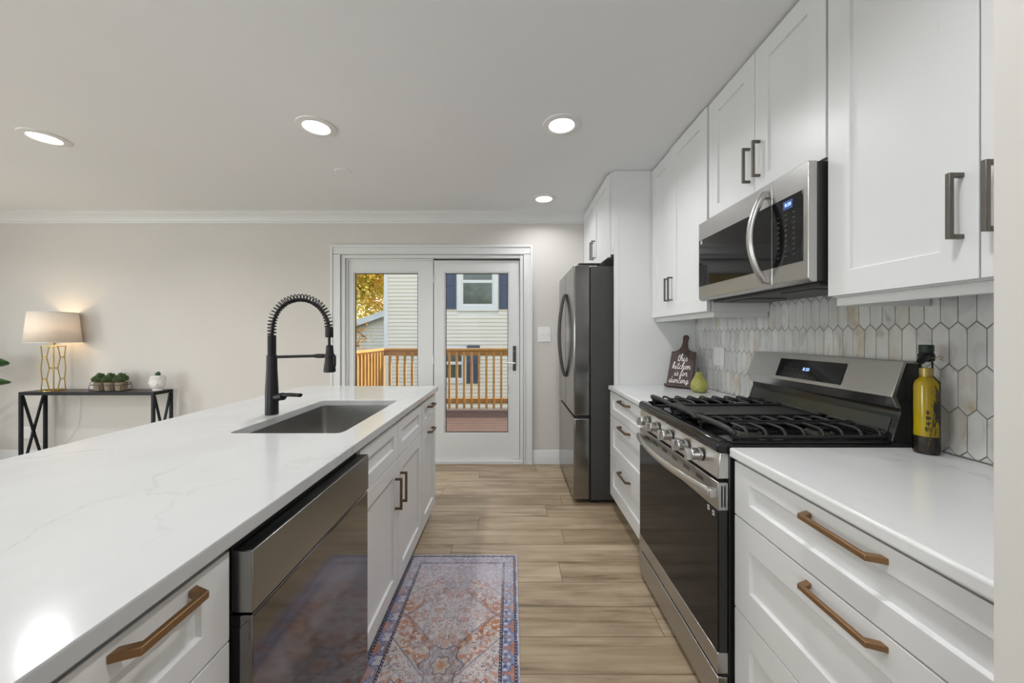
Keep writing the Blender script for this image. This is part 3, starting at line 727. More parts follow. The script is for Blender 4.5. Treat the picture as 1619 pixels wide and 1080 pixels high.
# control panel, tilted
m = MB(); m.poly_prism([(.684, RY0, .806), (.692, RY0, .892), (.722, RY0, .892), (.722, RY0, .806)], (0, RY1-RY0, 0)); cp = m.build('control_panel', 'stainless_bright', rg, bevel=.003)
for ky in (1.825, 1.705, 1.565, 1.425, 1.318):
    k = MB(); k.lathe([(.0245, .684), (.0245, .678), (.021, .676)], (0, ky, .853), 28, 'x')
    k.build('knob_collar', 'stainless', cp)
    k = MB(); k.lathe([(.0205, .678), (.021, .668), (.0205, .650), (.018, .648)], (0, ky, .853), 28, 'x'); k.box(.632, .650, ky-.0095, ky+.0095, .853-.0205, .853+.0205)
    k.build('knob', 'stainless_bright', cp, bevel=.0015)
# cooktop with rounded black front lip
m = MB(); prof = [(.683, .893), (.681, .905), (.682, .920), (.688, .930), (.700, .934), (.725, .930), (.735, .922), (1.285, .922), (1.285, .893)]
m.rings([[(x, y, z) for x, z in prof] for y in (RY0-.001, RY1)]); ct = m.build('cooktop', 'black_gloss', rg, bevel=.004, seg=3)
# side rims
for ya in (RY0, RY1-.014): MB().box(.73, 1.28, ya, ya+.014, .922, .932).build('side_rim', 'black_gloss', ct, bevel=.004, seg=3)
burn = [(.86, 1.335, .040), (1.13, 1.335, .032), (1.0, 1.572, .045), (.86, 1.81, .034), (1.13, 1.81, .040)]
for bx_, by_, br_ in burn:
    bo = MB().lathe([(br_+.012, .9225), (br_+.012, .930), (br_, .936), (br_-.004, .936)], (bx_, by_, 0), 28).build('burner_base', 'grey_metal', ct)
    MB().lathe([(br_, .9365), (br_+.001, .944), (br_-.008, .947), (.0001, .947)], (bx_, by_, 0), 28, cap=False).build('burner_cap', 'black_enamel', bo)
# grates
def grate(y0, y1, n):
    m = MB(); zt = .963
    for y in (y0+.007, y1-.007): m.tube([(.745, y, .938), (1.262, y, .938)], .0075, 8, sq=(1, .9))
    m.tube(catmull([(.752, y0, .950), (.742, y0+.02, .962), (.742, (y0+y1)/2, .964), (.742, y1-.02, .962), (.752, y1, .950)]), .0105, 10)
    m.tube([(1.262, y0, .95), (1.262, y1, .95)], .008, 8)
    for i in range(n):
        x = .80+i*(1.25-.80)/(n-1); q = .018
        m.tube(catmull([(x, y0+.006, .940), (x, y0+.014, .956), (x, y0+.034, zt), (x, (y0+y1)/2-q, zt)], 4), .0048, 8, sq=(.9, 1.2))
        m.tube(catmull([(x, (y0+y1)/2+q, zt), (x, y1-.034, zt), (x, y1-.014, .956), (x, y1-.006, .940)], 4), .0048, 8, sq=(.9, 1.2))
    m.tube([(.80, (y0+y1)/2-.018, zt-.001), (1.25, (y0+y1)/2-.018, zt-.001)], .0045, 8)
    m.tube([(.80, (y0+y1)/2+.018, zt-.001), (1.25, (y0+y1)/2+.018, zt-.001)], .0045, 8)
    for x in (.755, 1.25):
        for y in (y0+.008, y1-.008): m.cyl((x, y, .9225), (x, y, .94), .006, n=8)
    return m.build('grate', 'cast_iron', rg)
grate(1.222, 1.452, 8); grate(1.694, 1.924, 8)
g = MB(); g.box(.775, 1.25, 1.462, 1.684, .944, .957); g.box(.748, .775, 1.462, 1.684, .950, .972); g.box(.775, 1.25, 1.462, 1.470, .957, .966).box(.775, 1.25, 1.676, 1.684, .957, .966).box(1.242, 1.255, 1.47, 1.676, .957, .970)
for x in (.79, 1.23):
    for y in (1.475, 1.665): g.box(x, x+.012, y, y+.012, .9225, .944)
g.build('griddle_plate', 'cast_iron', rg, bevel=.004)
g = MB().tube(catmull([(.742, 1.458, .950), (.738, 1.48, .962), (.738, 1.573, .964), (.738, 1.66, .962), (.742, 1.688, .950)]), .0095, 10); g.build('grate_bar', 'cast_iron', rg)
# backguard
m = MB(); prof = [(1.262, .921), (1.262, .934), (1.284, 1.006), (1.2895, 1.018), (1.2895, 1.046), (1.2725, 1.080), (1.3095, 1.1885), (1.352, 1.1885), (1.352, .893), (1.285, .893)]
m.rings([[(x, y, z) for x, z in prof] for y in (RY0, RY1)]); bgd = m.build('backguard', 'black_enamel', rg, bevel=.003)
m = MB(); prof = [(1.2622, .936), (1.2832, 1.0045), (1.2812, 1.0051), (1.2602, .9366)]
m.rings([[(x, y, z) for x, z in prof] for y in (RY0+.022, RY1-.022)]); m.build('lower_panel', 'dark_steel', bgd, bevel=.0006)
m = MB(); prof = [(1.300, 1.1965), (1.258, 1.078), (1.277, 1.040), (1.2885, 1.040), (1.2885, 1.0455), (1.2715, 1.080), (1.3085, 1.1895), (1.335, 1.1895), (1.335, 1.1965)]
m.rings([[(x, y, z) for x, z in prof] for y in (RY0-.001, RY1+.001)]); gp_ = m.build('guard_panel', 'stainless', rg, bevel=.0015)
# display on the slanted face: frame of the plane
A = Vector((1.258, 0, 1.078)); B = Vector((1.300, 0, 1.1965)); U = (B-A).normalized(); NRM = Vector((-U.z, 0, U.x))
if NRM.x > 0: NRM = -NRM
def on_guard(y, s, out): return Vector((A.x, y, A.z))+U*s+NRM*out
c = [on_guard(y, s, .0015) for y, s in ((1.735, .014), (1.395, .014), (1.395, .100), (1.735, .100))]
m = MB(); m.poly_prism(c, NRM*.0012); dp = m.build('display_panel', 'black_gloss', gp_, smooth=False)
def text_mesh(txt, size, mat, parent, mtx, name, extrude=.0004):
    cu = bpy.data.curves.new(name, 'FONT'); cu.body = txt; cu.size = size; cu.extrude = extrude; cu.align_x = 'CENTER'; cu.align_y = 'CENTER'
    o = bpy.data.objects.new(name, cu); COL.objects.link(o)
    me = bpy.data.meshes.new_from_object(o); bpy.data.objects.remove(o); bpy.data.curves.remove(cu)
    me.transform(Matrix.Translation(-ORG[parent]) @ mtx); me.materials.clear(); me.materials.append(MATS[mat])
    q = bpy.data.objects.new(name, me); COL.objects.link(q); q.parent = parent; ORG[q] = ORG[parent]; return q
def frame_m(o, xdir, ydir):
    x = Vector(xdir).normalized(); y = Vector(ydir).normalized(); z = x.cross(y)
    mm = Matrix((x, y, z)).transposed().to_4x4(); mm.translation = Vector(o); return mm
text_mesh('8:20', .020, 'display_blue', dp, frame_m(on_guard(1.572, .058, .0030), (0, -1, 0), U), 'clock_digits')
m = MB()
for i in range(4):
    for j in range(3):
        for y in (1.69-i*.022, ):
            p = on_guard(y, .032+j*.022, .0028); m.poly_prism([p, p+Vector((0, -.010, 0)), p+Vector((0, -.010, 0))+U*.002, p+U*.002], NRM*.0003)
for i in range(4):
    p = on_guard(1.60-i*.022, .028, .0028); m.poly_prism([p, p+Vector((0, -.008, 0)), p+Vector((0, -.008, 0))+U*.004, p+U*.004], NRM*.0003)
m.build('button_marks', 'fridge_case', dp, smooth=False)
# oven door
od = MB().box(.689, .720, RY0+.003, RY1-.003, .160, .792).build('oven_door', 'black_enamel', rg, bevel=.003)
MB().box(.686, .7205, RY0+.002, RY1-.002, .700, .793).build('top_trim', 'stainless', od, bevel=.002)
MB().box(.684, .7205, RY0+.002, RY1-.002, .159, .228).build('bottom_trim', 'stainless', od, bevel=.002)
MB().box(.6855, .6885, RY0+.004, RY1-.004, .229, .699).build('door_glass', 'oven_glass', od, bevel=.001)
for i in range(6):
    y = RY0+.095+i*.100
    for z in (.762, .770): MB().box(.6850, .6858, y, y+.050, z, z+.0035).build('vent_slot', 'dark_void', od, smooth=False)
for dx in (.697, .707): MB().box(dx, dx+.004, RY0+.0010, RY0+.0018, .712, .782).build('side_vent', 'dark_void', od, smooth=False)
pts = []
for i in range(29):
    t_ = i/28; y = RY0+.022+(RY1-RY0-.044)*t_; pts.append((.672-.038*math.sin(math.pi*t_)**.8, y, .752))
m = MB(); m.tube(pts, .0125, 12, sq=(.75, 1.25)); m.box(.665, .688, RY0+.012, RY0+.036, .738, .767); m.box(.665, .688, RY1-.036, RY1-.012, .738, .767)
m.build('handle', 'stainless_bright', od, bevel=.002)
for y, z in ((1.262, .686), (1.232, .681)):
    st = MB().box(.6844, .6853, y-.006, y+.006, z-.008, z+.008).build('sticker', 'white_plastic', od)
    MB().box(.6840, .6844, y-.003, y+.003, z-.004, z+.004).build('sticker_mark', 'black_plastic', st)
MB().box(.684, .720, RY0+.002, RY1-.002, .030, .148).build('storage_drawer', 'stainless', rg, bevel=.003)
MB().box(.700, .722, RY0+.002, RY1-.002, .148, .160).build('drawer_gap', 'dark_void', rg)

# ---------------------------------------------------------------- microwave
MX = .984; MZ0, MZ1 = 1.4604, 1.862; MY0, MY1 = 1.204, 1.908
mw = thing('microwave', 'stainless over-the-range microwave hung below the short wall cabinet', 'microwave', (1.17, 1.556, MZ0))
MB().box(MX+.032, 1.358, MY0, MY1, MZ0+.002, MZ1-.002).build('case', 'black_plastic', mw, bevel=.003)
m = MB(); seam = 1.371
m.poly_prism([(MX, seam+.001, MZ0+.012), (MX+.012, seam+.001, MZ0), (MX+.031, seam+.001, MZ0), (MX+.031, seam+.001, MZ1), (MX, seam+.001, MZ1)], (0, MY1-seam-.001, 0)); md = m.build('door', 'stainless', mw, bevel=.0025)
m = MB(); m.poly_prism([(MX, MY0, MZ0+.012), (MX+.012, MY0, MZ0), (MX+.031, MY0, MZ0), (MX+.031, MY0, MZ1), (MX, MY0, MZ1)], (0, seam-.001-MY0, 0)); mc = m.build('control_frame', 'stainless', mw, bevel=.0025)
MB().box(MX-.0025, MX, seam+.002, MY1-.008, 1.534, 1.773).build('door_window', 'black_gloss', md, bevel=.001)
mp_ = MB().box(MX-.0025, MX, MY0+.022, seam-.002, 1.534, 1.773).build('control_panel', 'black_gloss', mc, bevel=.001)
ds_ = MB().box(MX-.0032, MX-.0025, 1.268, 1.312, 1.730, 1.760).build('display', 'display_back', mp_, smooth=False)
text_mesh('8:20', .017, 'display_blue', ds_, frame_m((MX-.0038, 1.288, 1.745), (0, -1, 0), (0, 0, 1)), 'clock_digits')
m = MB()
for r_ in range(9):
    for c_ in range(3):
        z = 1.712-r_*.0185; y = 1.335-c_*.036
        m.box(MX-.0030, MX-.0025, y-.006, y+.006, z-.0012, z+.0012)
        if 2 <= r_ <= 6: m.box(MX-.0030, MX-.0025, y-.0015, y+.0015, z-.004, z+.004)
m.build('button_marks', 'grey_metal', mp_, smooth=False)
st = MB().box(MX-.0032, MX-.0025, 1.868, 1.882, 1.752, 1.768).build('sticker', 'white_plastic', md)
MB().box(MX-.0036, MX-.0032, 1.872, 1.878, 1.756, 1.764).build('sticker_mark', 'grey_metal', st)
pts = []
for i in range(27):
    t_ = i/26; pts.append((MX-.010-.055*math.sin(math.pi*t_)**.8, 1.398, 1.487+.338*t_))
m = MB(); m.tube(pts, .0155, 14, sq=(1.0, .8)); m.box(MX-.018, MX, 1.386, 1.410, 1.481, 1.505); m.box(MX-.018, MX, 1.386, 1.410, 1.807, 1.831); m.build('handle', 'stainless', md, bevel=.002)
MB().box(MX+.06, 1.33, MY0+.03, MY1-.03, MZ0-.010, MZ0+.002).box(MX+.10, 1.25, MY0+.10, MY0+.26, MZ0-.014, MZ0-.010).box(MX+.10, 1.25, MY1-.26, MY1-.10, MZ0-.014, MZ0-.010).build('underside_vent', 'fridge_case', mw, bevel=.002)

# ---------------------------------------------------------------- sign, pear, bottle
P0 = Vector((1.105, 2.598, .9145)); P1 = Vector((1.225, 2.470, .9145)); wd = (P1-P0); W = wd.length; ex = wd.normalized()
back = Vector((-ex.y, ex.x, 0));
if back.y < 0: back = -back
ey = (Vector((0, 0, .36))+back*.135).normalized(); ez = ex.cross(ey)
if ez.y > 0: ez = -ez
FR = Matrix((ex, ey, ez)).transposed().to_4x4(); FR.translation = (P0+P1)/2+Vector((0, 0, .004))
sg = thing('wooden_sign', 'dark brown cutting-board sign with white script leaning on the tall panel', 'sign', (P0+P1)/2)
hw = W/2; H = .262; out = [(-hw, 0), (hw, 0), (hw-.004, H)]
out += [(.060, H+.004), (.034, H+.018), (.022, H+.040), (.017, H+.070), (.018, H+.095), (.020, H+.110), (.016, H+.122), (.006, H+.128)]
out += [(-x, y) for x, y in out[::-1][:-2]]
out = [(-hw, 0), (hw, 0)]+[p for p in out[2:]]
m = MB(); m.xf = FR; m.poly_prism([(x, y, 0) for x, y in out], (0, 0, -.014)); m.build('board', 'board_wood', sg, bevel=.0015)
m = MB(); m.xf = FR; m.box(-hw-.006, hw+.006, -.002, .016, .0, .022); m.build('ledge', 'board_wood', sg, bevel=.002)
G = {'t': ([[(.3,2),(.2,1),(.2,.2),(.4,0),(.65,.25)], [(-.1,1.35),(.6,1.42)]], .62),
 'h': ([[(0,.1),(.35,1.4),(.45,2),(.3,2.1),(.15,1.6),(.08,0)], [(.08,0),(.25,.7),(.5,1),(.62,.8),(.6,.2),(.75,0),(1,.25)]], .95),
 'i': ([[(0,.25),(.2,1),(.15,.2),(.3,0),(.55,.25)], [(.25,1.38),(.3,1.5)]], .5),
 's': ([[(0,.2),(.4,1.1),(.36,.7),(.6,.3),(.4,0),(.05,.1)]], .65),
 'k': ([[(0,.1),(.35,1.4),(.45,2),(.3,2.1),(.15,1.6),(.08,0)], [(.1,.4),(.45,1),(.6,.8),(.25,.5),(.6,.05),(.9,.25)]], .85),
 'c': ([[(.6,.85),(.4,1),(.1,.6),(.1,.2),(.4,0),(.75,.3)]], .7),
 'e': ([[(0,.3),(.4,.55),(.5,.85),(.3,1),(.1,.6),(.15,.15),(.4,0),(.75,.3)]], .7),
 'n': ([[(0,.5),(.12,1),(.1,0)], [(.1,0),(.25,.7),(.5,1),(.62,.8),(.6,.2),(.75,0),(1,.25)]], .95),
 'f': ([[(0,.2),(.5,1.6),(.55,2.1),(.35,2),(.2,.8),(.1,-.7),(.3,-.9),(.4,-.5),(.25,0),(.6,.3)]], .58),
 'o': ([[(.5,.9),(.3,1),(.08,.6),(.1,.15),(.35,0),(.6,.4),(.55,.85),(.5,.9),(.85,.8)]], .8),
 'r': ([[(0,.3),(.2,1.05),(.25,.9),(.5,.95),(.45,.3),(.6,0),(.85,.25)]], .8),
 'd': ([[(.6,.85),(.4,1),(.1,.6),(.1,.2),(.35,0),(.6,.5),(.8,2.1)], [(.8,2.1),(.62,.3),(.8,0),(1,.3)]], .95),
 'a': ([[(.6,.85),(.4,1),(.1,.6),(.1,.2),(.35,0),(.6,.5),(.65,1)], [(.65,1),(.62,.3),(.8,0),(1,.3)]], .92),
 'g': ([[(.6,.85),(.4,1),(.1,.6),(.1,.2),(.35,0),(.6,.5),(.65,1)], [(.65,1),(.55,-.5),(.35,-.9),(.1,-.7),(.4,-.2),(1,.3)]], .9), ' ': ([], .5)}
m = MB(); m.xf = FR
for txt, yb, sc, xc in (('this', .192, .0250, .0), ('kitchen', .134, .0240, .0), ('is for', .084, .0235, .004), ('dancing', .032, .0232, -.006)):
    tot = sum(G[c][1] for c in txt)*sc; x = xc-tot/2
    for ch in txt:
        for stroke in G[ch][0]:
            pts = catmull([(x+(p[0]+p[1]*.12)*sc, yb+p[1]*sc, .0006) for p in stroke], 4)
            n_ = len(pts); m.tube(pts, [.0022 if .2 < i/n_ < .85 else .0014 for i in range(n_)], 6)
        x += G[ch][1]*sc
m.build('script_lettering', 'letter_paint', sg)
# pear
px, py = 1.213, 2.345
pe = thing('ceramic_pear', 'glossy green ceramic pear in front of the wooden sign', 'pear ornament', (px, py, .9145))
MB().lathe([(.020, .9150), (.036, .9165), (.048, .932), (.0525, .952), (.050, .973), (.041, .993), (.031, 1.010), (.025, 1.024), (.021, 1.036), (.014, 1.044), (.004, 1.0465)], (px, py, 0), 36).build('fruit_body', 'pear_glaze', pe, ang=80)
MB().tube(catmull([(px, py, 1.042), (px-.002, py, 1.060), (px-.008, py, 1.070)]), .0028, 8).build('stem', 'pear_stem', pe)
# bottle
bx_, by_ = 1.298, 1.137; z0 = .9145
bt = thing('oil_bottle', 'tall glass bottle of yellow oil and herbs with dark green cap', 'bottle', (bx_, by_, z0))
gl = MB().lathe([(.024, z0), (.0285, z0+.002), (.0300, z0+.008), (.0300, z0+.212), (.0275, z0+.226), (.0195, z0+.236), (.0150, z0+.243), (.0150, z0+.300)], (bx_, by_, 0), 36, cap=False).build('glass_body', 'bottle_glass', bt, ang=60)
MB().lathe([(.0001, z0+.055), (.0275, z0+.055), (.0278, z0+.210), (.0250, z0+.222), (.0170, z0+.232), (.0125, z0+.241), (.0125, z0+.262), (.0001, z0+.262)], (bx_, by_, 0), 32, cap=False).build('oil', 'oil', bt, ang=60)
MB().lathe([(.0001, z0+.006), (.0270, z0+.006), (.0275, z0+.0545), (.0001, z0+.0545)], (bx_, by_, 0), 32, cap=False).build('herb_sediment', 'herbs', bt)
MB().lathe([(.0155, z0+.238), (.0158, z0+.262), (.0155, z0+.265)], (bx_, by_, 0), 28, cap=False).build('gold_foil_band', 'brass_foil', bt)
MB().lathe([(.0001, z0+.315), (.0165, z0+.315), (.0170, z0+.318), (.0170, z0+.335), (.0155, z0+.338), (.0001, z0+.338)], (bx_, by_, 0), 28, cap=False).build('cap', 'cap_green', bt)
MB().lathe([(.0145, z0+.285), (.0185, z0+.290), (.0190, z0+.306), (.0155, z0+.315)], (bx_, by_, 0), 24).tube(catmull([(bx_-.012, by_-.012, z0+.302), (bx_-.026, by_-.016, z0+.297), (bx_-.040, by_-.018, z0+.285)]), [.010]*11+[.009, .0085], 10).build('cloth_wrap', 'matte_black', bt)
tw_ = MB(); tw_.tube([(bx_+.0195*math.cos(a), by_+.0195*math.sin(a), z0+.298) for a in [2*math.pi*i/24 for i in range(24)]], .0012, 6, closed=True)
tw_.tube(catmull([(bx_+.012, by_-.015, z0+.298), (bx_+.026, by_-.018, z0+.303), (bx_+.030, by_-.018, z0+.297), (bx_+.022, by_-.017, z0+.294), (bx_+.034, by_-.016, z0+.29)]), .0011, 6); tw_.build('twine', 'twine', bt)
def in_pt(a, z, r=.0283): return (bx_+r*math.sin(a), by_-r*math.cos(a), z0+z)
tg = MB(); tg.tube(catmull([in_pt(-.75, .015), in_pt(-.55, .06), in_pt(-.25, .11), in_pt(-.30, .145), in_pt(-.50, .155)]), .0009, 6)
for i in range(8):
    z = .03+i*.013; tg.tube([in_pt(-.68+i*.05, z), in_pt(-.50+i*.05, z+.012)], .0007, 5)
tg.build('herb_sprig', 'herb_twig', bt)
r5 = random.Random(12); tg = MB()
for i in range(80):
    a = r5.uniform(-.22, .75); z = r5.uniform(.056, .125)+.06*r5.random()*(a > -.1)+.03*r5.random(); da = r5.uniform(-.22, .22)
    tg.tube([in_pt(a, z, .0282), in_pt(a+da/2, z+.010, .0285), in_pt(a+da, z+.022, .0282)], .0011, 5)
tg.build('herb_bunch', 'herbs', bt)
lt = MB()
def arc_pt(a, z, r=.0303): return (bx_+r*math.sin(a), by_-r*math.cos(a), z)
rnd = random.Random(3)
for i in range(4):
    zc = z0+.130-i*.017
    for k in range(4):
        a0 = -.52-.18+rnd.random()*.12; a1 = a0+.18+rnd.random()*.22; zz = zc+rnd.uniform(-.005, .006)
        lt.tube([arc_pt(a0-.25, zz), arc_pt((a0+a1)/2-.25, zz+rnd.uniform(-.002, .002)), arc_pt(a1-.25, zz)], .0007, 5)
    for k in range(2):
        a0 = -.95+rnd.random()*.25; lt.tube([arc_pt(a0, zc+.006), arc_pt(a0+.03, zc-.006)], .0008, 5)
lt.build('painted_writing', 'black_plastic', bt)

# ---------------------------------------------------------------- rug
RX0, RX1, RYa, RYb = -.578, .034, 1.205, 2.113
nx, ny = 240, 350
import numpy as np
rs = np.random.RandomState(5)
def vnoise(u, v, sc, seed):
    r = np.random.RandomState(seed); g = r.rand(int(sc*2)+6, int(sc*2)+6); x = u*sc; y = v*sc
    xi = np.floor(x).astype(int); yi = np.floor(y).astype(int); fx = x-xi; fy = y-yi; fx = fx*fx*(3-2*fx); fy = fy*fy*(3-2*fy)
    return (g[xi, yi]*(1-fx)*(1-fy)+g[xi+1, yi]*fx*(1-fy)+g[xi, yi+1]*(1-fx)*fy+g[xi+1, yi+1]*fx*fy)
U_, V_ = np.meshgrid((np.arange(nx)+.5)/nx, (np.arange(ny)+.5)/ny, indexing='ij')   # U across, V along (0 near)
wx = .612; ly = .908
X = U_*wx; Y = V_*ly
ed = np.minimum(np.minimum(X, wx-X), np.minimum(Y, ly-Y))
S_ = lambda r, g, b: np.array(srgb(r, g, b))
cream = S_(196, 186, 184); blue = S_(128, 138, 172); navy = S_(64, 66, 86); rust = S_(176, 112, 66); lav = S_(176, 175, 190); grey = S_(118, 120, 132); sand = S_(182, 164, 148)
col = np.zeros((nx, ny, 3)); col[:] = cream*.93
def put(mask, c, a=1.0):
    mk = (mask*a)[..., None]; col[:] = col*(1-mk)+c*mk
sx = np.abs(X-wx/2); n1 = vnoise(U_, V_, 40, 1); n2 = vnoise(U_, V_, 14, 2); n3 = vnoise(U_, V_, 5, 3); n4 = vnoise(U_, V_, 80, 9)
# symmetric noise for motifs
Us = np.abs(U_-.5)*2; Vs = np.abs(V_-.5)*2
m1 = vnoise(Us, Vs*1.5, 17, 11); m2 = vnoise(Us, Vs*1.5, 27, 12); m3 = vnoise(Us, Vs*1.5, 13, 13)
sy = np.abs(Y-ly/2)
dist = sx/.34+sy/.36                 # big lozenge medallion
def ell(cx, cy, rx_, ry_): return np.hypot((X-cx)/rx_, (Y-cy)/ry_)
band = (dist < 1) & (dist > .58)
put(band.astype(float), sand, .6); put((band & (m1 > .47)).astype(float), rust, .85); put((band & (m2 > .66)).astype(float), cream, .8)
put(((dist < .58) & (m1 > .70)).astype(float), rust, .5); put(((dist < .75) & (np.abs(m3-.42) < .03)).astype(float), navy, .6); put((np.abs(dist-.58) < .012).astype(float), grey, .8)
put(((dist > 1.0) & (dist < 1.03)).astype(float), grey, .8)
put((np.abs(m2-.5) < .028).astype(float), navy, .6); put((np.abs(m1-.40) < .016).astype(float), rust*.8, .6); put((np.abs(m3-.55) < .014).astype(float), navy, .6)
for cyp, dirn in ((.20, 1), (ly-.20, -1)):      # palmettes at the two ends of the medallion
    aa = np.arctan2((Y-cyp)*1.0, X-wx/2); q = ell(wx/2, cyp, .075, .085)/(1+.16*np.cos(6*aa))
    put((q < 1).astype(float), grey, .55); put((np.abs(q-1) < .05).astype(float), navy, .8); put(((q < 1) & (np.abs(m2-.5) < .07)).astype(float), cream, .7)
    put((q < .45).astype(float), sand, .8); put((np.abs(q-.45) < .04).astype(float), navy, .7); put((q < .2).astype(float), rust, .7)
for cyp in (ly*.36, ly*.64):
    for k in (-1, 1):
        q = np.maximum(np.abs(X-wx/2-k*.115)/.050, np.abs(Y-cyp)/.048)+.35*np.abs(X-wx/2-k*.115)/.05
        for rq in (1.0, .82, .5): put((np.abs(q-rq) < .04).astype(float), navy, .55)
for k in (-1, 1):                    # side lobes and rosettes
    cxn, cyn = wx/2+k*.16, ly/2
    for cy0 in (.12, .88):
        rd = np.hypot(X-cxn, (Y-cy0*ly)); an = np.arctan2(Y-cy0*ly, X-cxn)
        pet = .030+.008*np.cos(6*an); put((rd < pet).astype(float), lav, .8); put((np.abs(rd-pet) < .0035).astype(float), navy, .9); put((rd < .011).astype(float), rust, .9)
# corner fields
cor = (dist > 1.12); put((cor & (m1 > .62)).astype(float), rust, .6); put((cor & (np.abs(m2-.45) < .05)).astype(float), grey, .8)
# border
bd = ed < .075
put(bd.astype(float), blue*.95, 1); bm_ = vnoise(np.abs(np.mod(X*9, 1)-.5)*.9, np.abs(np.mod(Y*9, 1)-.5)*.9, 9, 21)
put((bd & (bm_ > .62)).astype(float), rust, .75); put((bd & (np.abs(bm_-.5) < .05)).astype(float), navy, .85); put((bd & (bm_ < .25)).astype(float), cream, .8)
for lo, hi in ((.010, .020), (.070, .082)):
    ln = (ed > lo) & (ed < hi); ch = (np.mod((X+Y)*70, 1) > .55); put(ln.astype(float), navy*.8, .95); put((ln & ch & (ed > lo+.002) & (ed < hi-.002)).astype(float), cream, .75)
put((ed < .005).astype(float), lav, 1)
# wear: faded in the far half, patches elsewhere
fade = .05+np.clip((V_-.44)*2.2, 0, 1)*.55+np.clip((n2-.45)*2, 0, 1)*.25+np.clip((n3-.5)*2, 0, 1)*.3
fade = np.clip(fade+(n1-.5)*.25, 0, .85)*(np.where(ed < .022, .35, 1.0))
ft = lav*1.02*(1-.3)+cream*.3
col = col*(1-fade[..., None])+ft*fade[..., None]
keep = np.clip(1.15-fade*.9, .25, 1)
for lo, hi in ((.010, .020), (.070, .082)):
    ln = ((ed > lo) & (ed < hi)).astype(float)*keep; put(ln, navy*.7, .75); put((((ed > lo+.003) & (ed < hi-.003) & (np.mod((X+Y)*70, 1) > .6)).astype(float))*keep, cream, .7)
col *= (.86+.28*n4)[..., None]
zz_ = .0065
verts = [(RX0+wx*i/nx, RYa+ly*j/ny, zz_) for i in range(nx+1) for j in range(ny+1)]
faces = [(i*(ny+1)+j, (i+1)*(ny+1)+j, (i+1)*(ny+1)+j+1, i*(ny+1)+j+1) for i in range(nx) for j in range(ny)]
nv = len(verts); e_ = .0008
bl = [(RX0, RYa, e_), (RX1, RYa, e_), (RX1, RYb, e_), (RX0, RYb, e_), (RX0, RYa, zz_), (RX1, RYa, zz_), (RX1, RYb, zz_), (RX0, RYb, zz_)]
verts += bl; faces += [(nv, nv+1, nv+5, nv+4), (nv+1, nv+2, nv+6, nv+5), (nv+2, nv+3, nv+7, nv+6), (nv+3, nv, nv+4, nv+7), (nv+3, nv+2, nv+1, nv)]
og = Vector(((RX0+RX1)/2, (RYa+RYb)/2, 0)); verts = [(v[0]-og.x, v[1]-og.y, v[2]) for v in verts]
me = bpy.data.meshes.new('area_rug'); me.from_pydata(verts, [], faces)
ca = me.color_attributes.new('rug_color', 'FLOAT_COLOR', 'CORNER')
fc = np.ones((len(faces), 4, 4), dtype=np.float32); fc[:nx*ny, :, :3] = np.clip(col, 0, 1).reshape(nx*ny, 1, 3); fc[nx*ny:, :, :3] = lav*.8
ca.data.foreach_set('color', fc.ravel()); me.materials.append(MATS['rug_weave'])
rug = bpy.data.objects.new('area_rug', me); COL.objects.link(rug); rug.location = og
tag(rug, 'faded blue and rust oriental rug on the floor beside the dishwasher', 'rug')

# ---------------------------------------------------------------- console table and what stands on it
TX0, TX1, TY0, TY1, TZ = -4.587, -3.33, 3.385, 3.585, .750
ct_ = thing('console_table', 'long narrow black metal console table against the back wall', 'table', ((TX0+TX1)/2, (TY0+TY1)/2, 0))
MB().box(TX0+.02, TX1-.02, TY0+.02, TY1-.02, TZ-.010, TZ).build('tabletop', 'table_wood', ct_)
b = .022
fm = MB(); fm.box(TX0, TX1, TY0, TY0+b-.002, TZ-.028, TZ+.001).box(TX0, TX1, TY1-b+.002, TY1, TZ-.028, TZ+.001).box(TX0, TX0+b-.002, TY0+b, TY1-b, TZ-.028, TZ+.001).box(TX1-b+.002, TX1, TY0+b, TY1-b, TZ-.028, TZ+.001)
fm.build('top_frame', 'table_metal', ct_, bevel=.001)
for x in (TX0, TX1-b):
    for y in (TY0, TY1-b): MB().box(x, x+b, y, y+b, 0, TZ-.029).build('leg', 'table_metal', ct_, bevel=.001)
    xb = MB(); xc = x+b/2
    for (ya, yb) in ((TY0+b, TY1-b), (TY1-b, TY0+b)):
        xb.tube([(xc, ya, .015), (xc, yb, TZ-.035)], .0105, 4)
    xb.build('cross_brace', 'table_metal', ct_)
    MB().box(x+.003, x+b-.003, TY0+b, TY1-b, .0, .018).build('foot_rail', 'table_metal', ct_)
# lamp
lx, ly_ = -4.385, 3.485
lm = thing('table_lamp', 'gold wire-frame table lamp with cream drum shade, lit, on the console table', 'lamp', (lx, ly_, TZ+.0015))
m = MB(); z0 = TZ+.0015; nA = 4; rO, rI = .078, .052
def lp_(k, r, z): a = 2*math.pi*k/(2*nA)+.899; return (lx+r*math.cos(a), ly_+r*math.sin(a), z)
for z in (z0+.006, z0+.425): m.tube([lp_(k/8, rO, z) for k in range(16*nA)], .004, 6, closed=True)
levels = [z0+.006, z0+.111, z0+.216, z0+.320, z0+.425]
for k in range(nA):
    for s_ in (-1, 1):
        pts = []
        for li, z in enumerate(levels):
            off = .42 if li % 2 == 0 else .70
            pts.append(lp_(2*k+s_*off, rO-(.0 if li % 2 == 0 else .0), z))
        m.tube(pts, .0038, 6)
    for li, z in enumerate(levels[1:-1]):
        if li % 2 == 0: m.tube([lp_(2*k+.70, rO, z), lp_(2*k+1, rO, z), lp_(2*k+1.30, rO, z)], .0036, 6)
        else: m.tube([lp_(2*k-.42, rO, z), lp_(2*k, rO, z), lp_(2*k+.42, rO, z)], .0036, 6)
m.cyl((lx, ly_, z0+.006), (lx, ly_, z0+.455), .0055, n=10)
